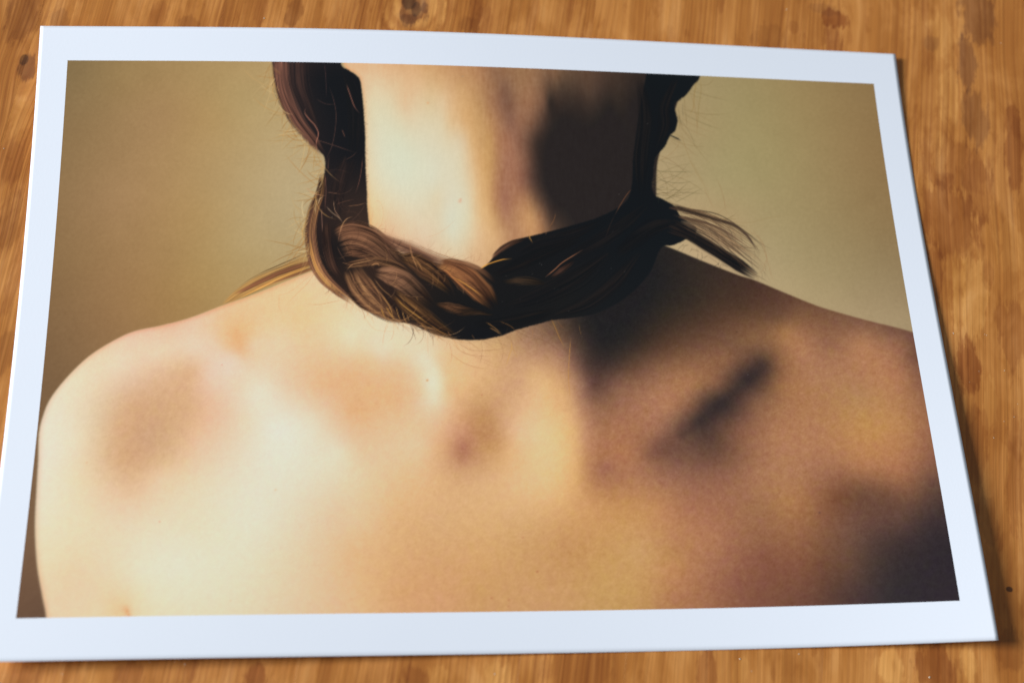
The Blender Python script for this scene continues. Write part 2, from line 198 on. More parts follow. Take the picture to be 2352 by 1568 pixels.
D_RIB = [
    ([(288.4,466.5),(317.6,443.5),(351.1,423.3),(398.7,403.8),(453.6,379.4)],[4.2,11.4,15.7,18.7,20.3],(150,105,58),(188,142,80),(216,164,92),10,[1.05,1,1,0.95,0.9],0.85,0.5),
    ([(310.8,445.8),(344.4,426.3),(378.2,409.8),(412.3,396.2),(453.6,380.9)],[3.6,5.7,5.7,5.8,5.8],(100,62,44),(128,80,56),(160,104,66),6,[1.1,1,0.95,0.9,0.85],0.85,0.5),
    ([(344.5,433.8),(378.4,421.8),(412.5,409.8),(453.6,393.0)],[2.1,3.6,3.6,3.6],(110,66,46),(140,90,60),(170,110,68),4,[1,1,0.9,0.85],0.8,0.5),
    ([(317.8,453.2),(351.3,433.8),(385.1,415.8),(419.2,400.7),(443.3,390.0)],[1.4,3.6,3.6,2.9,2.2],(190,132,66),(222,162,84),(236,180,100),4,[1,1,1,1,0.95],0.8,0.5),
    ([(378.0,-8.9),(381.5,42.5),(393.0,79.4),(412.2,118.5),(438.2,154.2),(456.8,180.6)],[18.1,18.0,16.5,14.2,11.9,5.9],(46,34,32),(104,70,58),(158,106,84),12,[1,1,0.95,0.9,0.85,0.6],0.95,0.4),
    ([(410.3,-9.5),(413.7,46.0),(426.6,85.3),(445.0,132.2)],[16.6,16.5,13.5,7.5],(25,24,26),(42,33,33),(80,56,48),9,[1,1,0.9,0.8],0.7,0.4),
    ([(502.2,186.3),(488.1,233.2),(481.2,279.7),(479.8,310.5)],[19.4,16.3,13.2,7.3],(24,22,24),(36,29,28),(62,44,38),8,[1,1,1,1],0.6,0.4),
    ([(457.1,218.0),(451.7,256.8),(441.4,287.8),(436.0,326.2),(439.0,360.5),(446.7,390.8),(461.9,417.2),(484.6,439.7),(511.3,462.1)],[5.9,8.8,11.0,10.9,11.6,12.3,11.5,9.3,5.7],(52,35,30),(108,72,56),(196,142,84),11,[0.45,0.6,0.85,0.9,1.0,1.15,1.1,1,0.9],1,0.25),
    ([(436.1,341.4),(439.7,371.9),(448.8,400.6),(464.7,424.7),(488.0,445.7)],[1.5,3.6,3.6,2.9,1.4],(150,100,60),(214,156,86),(240,190,112),4,[0.8,1.05,1,0.95,0.9],0.85,0.4),
    ([(463.8,310.7),(466.0,356.5),(475.7,394.5),(493.6,420.8)],[7.3,8.7,7.9,4.3],(23,17,17),(55,38,32),(100,68,52),6,[0.7,0.9,1,1],0.8,0.3),
    ([(485.4,350.3),(507.6,343.3),(535.5,350.0),(564.6,371.1),(594.8,398.3)],[30.6,36.5,33.6,26.2,13.1],(35,24,20),(112,76,55),(154,110,80),26,[0.8,1.06,1,0.8,0.42],1,0.15),
    ([(496.4,392.8),(522.7,388.1),(554.0,384.1),(585.2,392.3),(614.1,410.3)],[5.8,8.7,8.7,8.0,5.1],(47,32,25),(117,81,56),(171,126,82),8,[0.7,1,1,0.85,0.6],0.95,0.25),
    ([(507.4,398.8),(522.5,428.2),(544.3,455.9),(568.8,479.8),(593.2,497.6)],[17.4,23.8,23.7,15.8,5.7],(34,23,19),(107,73,52),(161,117,78),18,[0.7,1,1.05,0.9,0.7],1,0.2),
    ([(548.9,404.7),(571.0,409.1),(595.9,421.0),(620.4,443.5),(647.6,468.9)],[8.7,18.1,21.7,18.8,8.7],(53,36,29),(124,87,64),(157,115,85),16,[0.75,1.08,1.0,0.5,0.22],1,0.2),
    ([(581.0,443.0),(604.8,465.4),(631.9,488.4),(659.0,509.2),(687.5,525.4)],[9.4,15.8,17.2,12.9,5.0],(24,18,16),(82,55,36),(159,115,63),16,[0.9,1,0.95,0.75,0.5],0.95,0.3),
    ([(544.1,323.8),(571.9,342.0),(606.7,357.0),(644.9,374.2),(690.2,388.2),(728.7,393.9)],[5.9,9.5,13.2,13.2,10.3,5.9],(81,54,43),(134,92,68),(156,114,85),8,[1,1,1,1,1,1],0.6,0.8),
    ([(557.9,336.0),(585.7,352.6),(617.0,367.6),(651.7,385.6),(668.8,400.7)],[6.6,9.5,11.0,10.2,5.8],(61,40,34),(115,78,59),(149,105,78),9,[0.9,1,1,0.95,0.8],0.75,0.5),
    ([(592.4,377.0),(613.3,381.4),(637.4,397.1),(659.3,415.9),(680.3,440.0)],[6.6,16.1,20.4,16.0,7.3],(31,22,19),(95,64,44),(154,109,60),14,[0.55,0.9,1,0.8,0.28],1,0.25),
    ([(657.9,388.6),(682.9,395.9),(710.4,415.5),(734.8,441.8),(756.1,469.6)],[9.5,19.8,24.8,23.3,10.2],(65,40,29),(134,86,56),(169,115,70),15,[0.85,1,1,0.74,0.18],1,0.2),
    ([(676.3,381.5),(707.8,388.0),(735.5,401.5),(759.3,424.1)],[2.9,5.9,6.6,3.7],(68,44,34),(126,84,59),(159,115,80),5,[1,1,0.8,0.35],0.8,0.4),
    ([(651.9,464.3),(672.6,468.0),(693.2,473.8),(723.8,474.4)],[2.9,10.1,11.6,3.6],(31,22,18),(102,68,46),(132,92,62),12,[0.4,1,0.9,0.25],0.9,0.7),
    ([(694.3,483.6),(722.3,479.6),(750.0,483.2)],[3.6,5.8,2.9],(23,19,17),(55,39,28),(84,60,41),5,[0.8,1,0.5],0.7,0.4),
    ([(770.7,421.7),(793.4,419.2),(819.5,418.9),(847.6,424.8)],[2.9,8.1,8.1,2.9],(34,29,26),(64,49,38),(96,72,50),10,[0.5,1,0.75,0.25],0.85,0.8),
    ([(856.1,412.4),(875.3,398.4),(899.3,378.8)],[3.0,5.9,3.0],(34,29,28),(72,50,41),(96,64,50),5,[0.8,1,0.5],0.8,0.4),
    ([(754.1,375.3),(770.3,358.9),(790.8,346.2),(816.9,336.5)],[3.7,5.9,5.9,2.2],(40,29,25),(84,58,45),(117,80,60),6,[1,1,0.75,0.4],0.9,0.4),
    ([(757.0,410.4),(803.3,386.9),(854.4,361.6),(910.3,337.4)],[6.6,13.3,13.4,6.8],(14,14,17),(23,21,21),(36,30,27),9,[0.9,1,1,0.9],0.6,0.4),
    ([(778.6,467.9),(835.9,446.2),(901.7,411.9),(962.0,366.3)],[8.7,17.6,17.8,9.0],(21,22,25),(28,26,27),(44,36,33),9,[0.9,1,1,0.9],0.6,0.4),
    ([(862.1,483.9),(920.1,460.7),(973.0,417.3),(1017.4,362.4)],[8.0,16.2,16.4,8.3],(21,22,25),(28,26,27),(44,36,33),9,[0.9,1,1,0.9],0.6,0.4),
    ([(889.5,375.0),(949.3,338.4),(995.2,304.6),(1035.7,270.4)],[7.5,15.1,15.2,7.7],(21,22,25),(28,26,27),(44,36,33),9,[0.9,1,1,0.9],0.6,0.4),
    ([(797.0,368.5),(840.8,346.3),(899.3,328.2),(951.4,303.8)],[5.2,10.4,10.5,5.3],(21,22,25),(28,26,27),(44,36,33),9,[0.9,1,1,0.9],0.6,0.4),
    ([(976.5,366.1),(1015.0,334.2),(1053.4,309.9),(1090.9,301.3)],[8.3,16.7,16.8,8.4],(21,22,25),(28,26,27),(44,36,33),9,[0.9,1,1,0.9],0.6,0.4),
    ([(1042.0,9.9),(1045.4,92.1),(1033.1,174.0),(1027.9,254.6)],[8.7,17.3,17.1,8.5],(21,22,25),(28,26,27),(44,36,33),9,[0.9,1,1,0.9],0.6,0.4),
    ([(1111.0,6.8),(1084.8,65.9),(1082.4,107.2),(1064.2,156.9)],[5.6,11.1,11.1,5.5],(21,22,25),(28,26,27),(44,36,33),9,[0.9,1,1,0.9],0.6,0.4),
    ([(721.5,502.1),(770.3,499.5),(819.8,487.2),(862.6,474.8)],[6.5,13.0,13.1,6.6],(14,14,17),(23,21,21),(36,30,27),9,[0.9,1,1,0.9],0.6,0.4),
    ([(493.7,12.8),(508.6,60.1),(512.7,123.3),(509.3,201.8)],[7.6,15.1,15.0,7.4],(21,22,25),(28,26,27),(44,36,33),9,[0.9,1,1,0.9],0.6,0.4),
    ([(1080.1,269.5),(1115.0,277.7),(1141.0,286.8),(1172.8,296.7),(1198.0,305.9),(1220.4,327.3),(1235.1,356.7)],[8.5,5.4,4.6,3.9,3.1,2.3,1.5],(36,30,28),(48,38,33),(90,66,50),5,[1,1,1,1.1,1.2,1.4,1.6],0.95,0.5),
    ([(1095.5,290.0),(1142.7,301.2),(1172.7,313.5),(1200.5,333.1),(1216.8,347.3)],[4.6,3.1,2.3,1.5,0.8],(58,44,36),(84,62,50),(120,88,66),4,[1,1.1,1.2,1.3,1.5],0.75,0.5),
    ([(1098.3,301.1),(1141.3,316.4),(1179.8,339.8),(1210.7,363.3)],[12.3,15.4,15.4,9.2],(120,90,66),(178,142,104),(200,164,122),14,[1,1,1,1],0.45,0.6),
    ([(1077.1,307.9),(1109.7,324.0),(1138.9,343.5),(1165.9,362.2),(1198.2,384.8),(1226.8,405.9)],[19.9,14.5,14.5,13.7,16.0,9.9],(24,24,27),(29,27,28),(60,46,38),9,[1,1,1,1,1,1.1],1,0.3),]
N_TAIL = 4
D_ST = [
    ([(668.9,396.8),(689.3,420.2),(713.7,443.5),(735.4,464.5)],2.92,(196,126,70),0.8), ([(686.0,413.4),(703.1,424.7),(719.5,436.6),(735.2,450.1)],2.33,(236,168,78),0.9),
    ([(731.4,397.7),(740.8,390.7),(752.3,385.2),(771.7,378.9),(788.1,377.1)],3.08,(228,160,66),0.95),
    ([(846.9,411.0),(863.3,397.0),(878.3,382.9),(904.4,365.5),(916.4,357.6)],2.66,(160,104,72),0.9), ([(826.5,329.4),(821.2,335.7),(824.5,342.6)],1.49,(190,140,70),0.8),
    ([(819.3,330.3),(823.2,338.8),(826.5,346.5)],1.79,(196,142,72),0.8),
    ([(424.5,91.6),(423.2,99.5),(430.5,111.2),(440.6,122.8),(447.2,136.1),(447.3,145.5),(444.6,155.7),(444.7,167.5),(449.8,180.7)],2.25,(186,122,98),0.9),
    ([(497.7,42.9),(503.6,61.8),(511.7,85.4),(521.1,99.5)],2.27,(150,98,80),0.9), ([(457.4,1.6),(460.1,29.3),(461.4,68.9)],1.67,(78,54,52),0.8),
    ([(466.8,49.0),(474.3,72.7),(478.9,100.2),(477.7,131.7),(472.3,163.2),(463.9,186.8),(461.3,210.2)],1.66,(92,64,56),0.8),
    ([(444.2,73.2),(460.1,81.6),(477.3,82.9)],1.65,(80,56,50),0.8), ([(434.6,149.6),(459.5,157.1),(487.9,166.9),(512.1,176.0)],1.64,(110,76,62),0.8),
    ([(489.9,131.6),(495.7,147.2)],1.95,(140,92,72),0.7), ([(496.5,190.3),(509.3,182.3),(516.4,173.6)],1.49,(120,80,64),0.6),
    ([(527.0,185.9),(523.5,217.2),(518.5,240.7),(513.5,256.2)],1.79,(120,78,64),0.8), ([(426.4,244.7),(442.6,256.1),(463.6,260.6)],1.62,(206,150,110),0.8),
    ([(464.3,252.8),(477.6,255.0),(486.8,256.5)],1.62,(150,104,80),0.7), ([(449.0,276.2),(451.7,266.9),(457.3,261.4)],1.91,(214,190,150),0.8),
    ([(475.6,268.2),(478.4,287.5),(485.4,299.7),(492.4,312.0)],1.77,(180,140,108),0.8), ([(463.0,279.9),(472.8,291.4),(484.7,301.3),(492.4,310.4)],1.91,(180,150,118),0.8),
    ([(460.6,218.0),(462.2,249.0),(460.9,287.6)],1.63,(150,98,78),0.8), ([(465.5,210.1),(466.8,186.7),(468.2,182.8)],1.48,(130,88,72),0.6),
    ([(455.3,285.4),(456.1,310.7),(456.9,329.9)],1.76,(176,128,104),0.8), ([(479.8,276.7),(496.6,270.3),(512.8,266.3)],1.47,(130,88,66),0.6),
    ([(500.8,279.6),(519.8,277.1),(533.9,272.3)],1.91,(150,108,76),0.7), ([(422.4,268.6),(421.1,284.0),(424.0,299.4),(426.1,304.8)],2.35,(222,200,150),0.8),
    ([(487.5,329.7),(490.3,318.1),(498.0,305.0),(509.2,299.5)],2.19,(196,148,100),0.85), ([(484.7,345.7),(488.2,327.4),(496.6,310.4)],1.75,(150,104,76),0.8),
    ([(542.1,392.6),(547.7,388.7),(553.2,388.7),(556.0,394.0)],2.47,(196,142,90),0.85),
    ([(499.1,401.9),(508.8,390.5),(522.7,386.6),(540.1,382.7),(550.6,377.3)],1.73,(196,146,98),0.8), ([(491.6,386.8),(501.9,389.8),(512.3,392.8)],1.59,(176,124,84),0.7),
    ([(482.6,356.4),(489.5,371.6),(499.2,386.8)],1.45,(130,90,66),0.7), ([(608.9,352.4),(612.7,370.7),(620.0,392.0),(624.0,402.6)],2.49,(186,134,90),0.8),
    ([(610.0,370.7),(623.7,385.8),(631.0,402.5)],1.9,(190,138,84),0.75), ([(564.8,348.2),(575.0,371.0),(592.2,389.9)],1.61,(140,96,74),0.7),
    ([(584.3,452.7),(597.8,467.7),(618.2,484.0),(642.0,502.5)],2.45,(214,158,78),0.85), ([(618.9,450.3),(622.9,457.8)],1.73,(180,130,70),0.6),
    ([(558.6,470.9),(563.2,484.3),(567.3,489.5)],2.15,(206,150,70),0.85), ([(566.8,469.3),(573.6,480.5),(582.3,493.9)],2.3,(206,150,72),0.85),
    ([(560.2,446.9),(573.7,469.3),(580.3,491.7)],2.02,(196,142,76),0.85), ([(584.0,469.2),(589.3,487.9),(593.2,496.1)],1.87,(200,146,78),0.8),
    ([(594.9,476.7),(598.8,491.6),(604.2,500.5)],2.01,(206,152,84),0.8), ([(603.1,484.1),(607.0,496.0)],1.72,(200,146,80),0.75),
    ([(626.2,500.4),(634.2,509.3),(636.9,515.2)],1.86,(180,124,66),0.8), ([(642.0,502.5),(662.3,517.3),(678.0,522.4)],1.86,(180,124,66),0.7),
    ([(672.7,515.0),(677.9,524.7)],2.15,(150,98,60),0.8), ([(536.4,413.1),(546.6,428.1),(556.7,450.6),(562.0,473.1)],1.88,(176,126,80),0.7),
    ([(546.7,416.8),(560.3,435.6),(574.0,448.3),(580.8,458.0)],1.88,(186,136,84),0.75), ([(517.7,409.4),(525.9,428.2),(536.1,447.0)],1.59,(196,146,100),0.6),
    ([(508.8,409.4),(514.2,432.0),(525.7,454.5),(542.7,473.2)],1.59,(186,134,92),0.6), ([(739.1,496.8),(752.6,507.1),(766.7,519.7)],1.73,(196,140,74),0.8),
    ([(744.9,507.2),(757.1,514.6),(766.6,522.0)],1.73,(206,150,84),0.8), ([(763.5,495.1),(780.5,504.0),(792.0,513.6)],1.59,(160,112,60),0.7),
    ([(713.9,520.8),(719.2,529.7)],1.43,(150,104,60),0.7), ([(853.4,490.0),(859.5,506.5),(866.7,527.4),(874.2,543.8)],2.18,(176,126,62),0.75),
    ([(863.7,493.7),(869.5,503.4),(876.2,509.4)],1.75,(130,88,58),0.6),
    ([(885.8,525.8),(883.2,546.0),(880.2,572.0),(878.0,597.8),(878.1,619.7),(879.3,646.6)],1.59,(196,142,74),0.85),
    ([(901.3,501.0),(902.7,512.2),(904.9,523.5)],1.46,(140,104,56),0.6), ([(781.4,532.3),(782.3,544.2),(779.0,554.6),(774.3,568.6),(771.1,578.2)],2.16,(206,156,84),0.75),
    ([(783.0,542.7),(788.6,557.5),(793.6,568.5)],1.58,(196,146,84),0.5), ([(870.2,288.0),(865.9,302.2),(856.6,317.2)],1.81,(140,96,60),0.7),
    ([(852.7,322.8),(850.2,330.6)],1.8,(140,96,66),0.6), ([(1011.4,236.6),(1000.1,251.3),(988.6,269.8),(977.1,289.9)],2.0,(120,78,52),0.85),
    ([(977.1,289.9),(967.0,311.4),(958.2,335.1)],1.52,(56,42,36),0.8), ([(1090.3,125.8),(1099.1,129.6),(1106.4,133.4),(1110.7,136.6)],3.94,(28,32,32),0.95),
    ([(1103.6,58.6),(1108.2,56.7),(1119.3,51.3)],1.59,(60,50,42),0.6), ([(1119.6,57.9),(1118.5,77.0),(1119.2,89.4)],1.59,(90,80,58),0.5),
    ([(1151.0,9.2),(1143.8,38.7),(1139.7,67.9),(1129.4,84.9)],2.09,(150,118,64),0.6), ([(1157.4,4.7),(1157.5,29.8),(1149.4,71.7),(1142.6,125.7)],1.77,(140,116,66),0.55),
    ([(1063.5,166.6),(1084.0,174.2),(1106.8,192.2),(1124.0,212.1)],1.56,(120,94,62),0.5),
    ([(1112.2,114.4),(1117.6,147.0),(1129.7,187.5),(1149.0,227.7),(1158.2,251.8)],1.58,(150,120,76),0.5),
    ([(1057.6,199.2),(1083.7,200.2),(1121.3,199.2),(1132.7,197.2)],1.71,(96,90,58),0.6),
    ([(1072.5,200.5),(1105.3,212.6),(1134.0,228.1),(1154.8,247.8)],1.56,(120,102,64),0.5),
    ([(1055.8,215.4),(1082.2,221.2),(1104.5,222.3),(1131.2,216.8)],1.71,(96,88,58),0.55),
    ([(1088.8,262.9),(1109.7,251.2),(1133.2,237.8),(1146.5,231.0)],1.7,(110,100,66),0.55), ([(1146.5,231.0),(1154.5,251.9),(1163.5,275.9)],1.4,(150,112,76),0.45),
    ([(1172.8,212.5),(1178.8,231.1),(1182.6,255.4),(1185.2,283.6)],1.57,(146,112,74),0.5),
    ([(1183.8,298.1),(1224.8,299.1),(1263.3,288.8),(1309.2,281.5)],1.39,(150,122,78),0.45), ([(1126.8,175.4),(1139.7,203.6),(1152.8,227.6)],1.41,(140,116,72),0.4),
    ([(1230.6,315.1),(1246.7,339.0),(1250.6,370.9),(1245.7,394.8)],1.39,(150,108,74),0.55),
    ([(1216.1,311.3),(1240.1,331.0),(1249.2,363.0),(1254.4,382.8)],1.39,(160,118,80),0.5),
    ([(1228.6,402.8),(1240.5,394.8),(1250.1,374.9),(1257.1,410.5),(1265.3,422.4)],1.37,(160,120,84),0.45),
    ([(433.4,463.7),(453.8,465.2),(477.7,459.9),(501.7,454.6)],1.14,(180,130,84),0.6), ([(385.5,447.3),(384.4,466.0),(390.0,480.9)],1.14,(190,138,90),0.5),
    ([(446.7,402.1),(433.1,424.8),(412.8,447.3),(394.0,469.7)],1.15,(190,136,88),0.5), ([(446.8,403.6),(426.3,421.0),(399.1,443.6),(358.4,453.3)],1.15,(200,146,96),0.4),
    ([(568.5,501.4),(564.2,517.7),(560.5,543.6)],1.28,(206,150,106),0.6), ([(580.1,501.3),(579.9,517.7),(576.3,528.8),(569.4,536.2)],1.14,(206,150,106),0.5),
    ([(638.2,517.4),(637.6,543.3),(639.2,561.7)],1.14,(206,150,106),0.5), ([(528.9,484.4),(542.4,506.7),(556.0,514.0),(590.2,515.4)],1.14,(210,156,112),0.45),
    ([(682.6,529.8),(706.2,546.8),(726.7,550.4),(761.4,547.3),(775.4,542.7)],1.29,(150,100,70),0.6),
    ([(679.0,535.8),(699.1,554.2),(726.4,560.0),(753.9,560.6)],1.28,(160,108,74),0.55), ([(675.0,554.3),(698.5,572.6),(725.6,582.0),(750.2,584.1)],1.28,(160,110,74),0.55),
    ([(692.3,550.5),(719.4,561.5),(739.8,568.7),(753.2,578.3)],1.14,(170,118,80),0.5), ([(726.1,568.8),(753.2,579.7),(787.6,581.1)],1.14,(180,130,86),0.45),
    ([(783.8,509.2),(811.0,524.0),(838.6,531.3),(858.9,542.4)],1.3,(110,76,56),0.55), ([(797.6,512.8),(831.8,527.6),(865.5,549.8),(892.1,571.9)],1.3,(120,84,60),0.4),
    ([(835.9,501.4),(836.3,520.1),(836.3,533.5)],1.16,(120,82,60),0.5),
    ([(544.4,272.9),(555.0,268.9),(562.0,282.8),(561.7,306.0),(554.6,321.4),(544.0,329.2)],1.11,(214,160,112),0.5),
    ([(537.3,279.2),(544.3,286.9),(540.6,317.7)],1.11,(206,150,106),0.4), ([(603.3,349.3),(621.0,339.9),(627.8,351.4)],1.03,(190,140,104),0.4),
    ([(631.6,339.8),(656.4,331.8),(678.0,316.1),(692.6,300.4)],1.1,(214,160,118),0.45), ([(627.7,359.8),(662.6,370.2),(697.5,379.0),(732.5,386.2)],1.17,(190,140,100),0.6),
    ([(1087.7,277.7),(1146.7,280.5),(1202.5,318.8),(1209.0,348.6)],1.83,(58,46,38),0.4887712702761271),
    ([(1090.7,288.2),(1138.5,294.0),(1183.4,331.2),(1198.7,358.5)],1.84,(118,88,62),0.47737424720769606),
    ([(1099.1,280.1),(1163.4,309.9),(1225.8,354.3),(1227.8,376.1)],1.73,(84,64,48),0.4711160696963138),
    ([(1086.7,286.1),(1164.6,319.3),(1239.7,375.5),(1244.2,404.9)],1.64,(118,88,62),0.739217635289454),
    ([(1093.8,287.2),(1156.2,304.3),(1215.1,354.3),(1220.2,381.3)],1.19,(58,46,38),0.5850678969214879),
    ([(1094.8,304.3),(1156.4,335.3),(1214.3,399.2),(1227.2,407.1)],1.92,(44,36,32),0.5105219339838734),
    ([(1101.7,281.6),(1149.0,300.8),(1195.0,333.8),(1198.8,341.7)],1.35,(84,64,48),0.44885816076715884),
    ([(1089.9,302.2),(1131.0,314.1),(1168.8,360.7),(1186.0,374.1)],1.72,(118,88,62),0.40727501011732303),
    ([(1106.7,279.2),(1169.3,305.4),(1230.2,344.6),(1240.4,371.8)],1.41,(84,64,48),0.7576334698323675),
    ([(1090.8,279.6),(1155.2,294.4),(1217.5,331.7),(1224.5,349.7)],1.46,(118,88,62),0.7988741048882432),
    ([(1094.2,289.4),(1140.8,304.4),(1184.0,353.4),(1185.4,378.4)],1.66,(84,64,48),0.6426069946315658),
    ([(1097.5,288.4),(1146.9,304.7),(1194.7,336.6),(1199.3,368.3)],1.71,(84,64,48),0.5911047852092169),
    ([(1094.5,277.8),(1135.9,278.6),(1174.5,310.1),(1189.3,337.5)],1.58,(58,46,38),0.4147223867606928),
    ([(1097.0,278.1),(1165.2,294.8),(1230.3,341.9),(1235.4,371.0)],1.42,(58,46,38),0.7962282853415877),
    ([(1105.0,283.2),(1163.2,311.0),(1219.3,356.7),(1229.4,365.3)],1.33,(84,64,48),0.5346358337885281),
    ([(1102.0,292.2),(1160.5,322.4),(1216.3,375.9),(1227.3,399.5)],1.38,(44,36,32),0.7825116231929972),
    ([(1107.5,271.6),(1178.4,288.7),(1245.5,342.0),(1262.1,351.5)],1.98,(58,46,38),0.7480319624163676),
    ([(1094.4,293.5),(1150.8,314.2),(1204.2,361.9),(1218.9,373.5)],1.29,(118,88,62),0.44635598777467955),
    ([(1101.2,297.6),(1168.4,337.3),(1233.4,391.5),(1237.0,414.8)],1.43,(44,36,32),0.7660939381313582),
    ([(1086.6,284.9),(1156.3,304.1),(1223.7,346.0),(1228.1,372.1)],1.19,(58,46,38),0.7070317950221052),
    ([(1084.8,287.8),(1160.4,313.6),(1232.1,374.3),(1242.1,390.3)],1.82,(118,88,62),0.555452249150576),
    ([(1102.9,295.8),(1151.7,319.6),(1199.0,356.9),(1213.3,372.5)],2.0,(44,36,32),0.7431375822759703),
    ([(1085.4,296.7),(1161.8,324.3),(1234.8,381.3),(1249.4,398.2)],1.83,(84,64,48),0.5486411776372407),
    ([(1101.3,274.8),(1150.2,285.3),(1196.2,326.1),(1214.4,332.4)],1.3,(118,88,62),0.44838113947197344),
    ([(1103.2,273.0),(1161.9,287.7),(1218.2,326.3),(1226.4,340.1)],1.35,(84,64,48),0.7943219031809245),
    ([(1099.3,291.2),(1158.1,319.3),(1215.3,361.1),(1222.7,390.5)],1.41,(44,36,32),0.6451998043580633),
    ([(1087.9,284.9),(1159.5,309.9),(1228.8,355.0),(1233.0,363.4)],1.28,(84,64,48),0.514146515434722),
    ([(1087.8,302.4),(1157.9,344.3),(1225.7,400.4),(1227.4,423.0)],1.91,(118,88,62),0.661701036607902),
    ([(1091.8,280.8),(1133.3,287.6),(1173.7,307.0),(1187.7,333.7)],1.84,(58,46,38),0.4633862977695509),
    ([(1095.4,289.8),(1154.5,321.3),(1211.5,370.2),(1229.1,379.4)],1.7,(84,64,48),0.6471467876037268),
    ([(1090.4,298.6),(1165.3,334.5),(1237.3,392.0),(1252.0,416.0)],1.41,(84,64,48),0.6982692370611949),
    ([(1096.3,288.1),(1150.9,311.4),(1202.9,358.5),(1220.2,372.7)],1.52,(58,46,38),0.5005133902546535),
    ([(1093.7,300.8),(1152.6,332.6),(1208.3,390.8),(1216.8,397.8)],1.58,(44,36,32),0.7895160197170401),
    ([(1103.7,303.8),(1159.7,328.7),(1212.0,388.0),(1217.8,399.9)],1.94,(58,46,38),0.4594908175587654),
    ([(1092.0,277.7),(1169.1,301.6),(1244.3,342.5),(1256.2,362.8)],1.97,(118,88,62),0.40741091228832926),
    ([(1102.1,277.7),(1145.8,286.1),(1186.2,329.3),(1190.7,358.0)],1.7,(84,64,48),0.6925305609381112),
    ([(1105.4,292.1),(1171.3,326.6),(1234.3,383.6),(1245.7,408.2)],1.62,(44,36,32),0.46168055300431216),
    ([(1094.4,298.9),(1134.5,318.0),(1173.0,351.5),(1178.5,367.7)],1.73,(44,36,32),0.5313688283272495),
    ([(1094.4,282.9),(1134.8,288.7),(1171.8,331.0),(1189.4,341.0)],1.29,(58,46,38),0.49280728766702386),
    ([(1095.1,288.7),(1160.7,315.0),(1224.4,357.3),(1240.9,381.5)],1.93,(44,36,32),0.5344920660481081),
    ([(1097.4,275.3),(1142.5,286.9),(1186.4,312.4),(1192.2,342.5)],1.86,(44,36,32),0.6400403670611422),
    ([(1100.0,270.4),(1146.8,281.9),(1191.7,313.5),(1196.8,342.8)],1.69,(118,88,62),0.7229274536197527),
    ([(1091.1,272.2),(1144.9,281.4),(1197.7,302.6),(1199.8,317.3)],1.56,(118,88,62),0.7713220926568227),
    ([(1086.5,275.6),(1149.6,295.7),(1210.8,334.6),(1211.9,358.2)],1.44,(84,64,48),0.6786841640131276),
    ([(1107.5,273.1),(1173.3,285.9),(1235.3,335.9),(1249.6,358.1)],1.69,(58,46,38),0.7562445602805259),
    ([(1083.6,303.7),(1153.2,330.9),(1219.4,388.7),(1232.6,403.7)],1.98,(44,36,32),0.6528760361814681),]
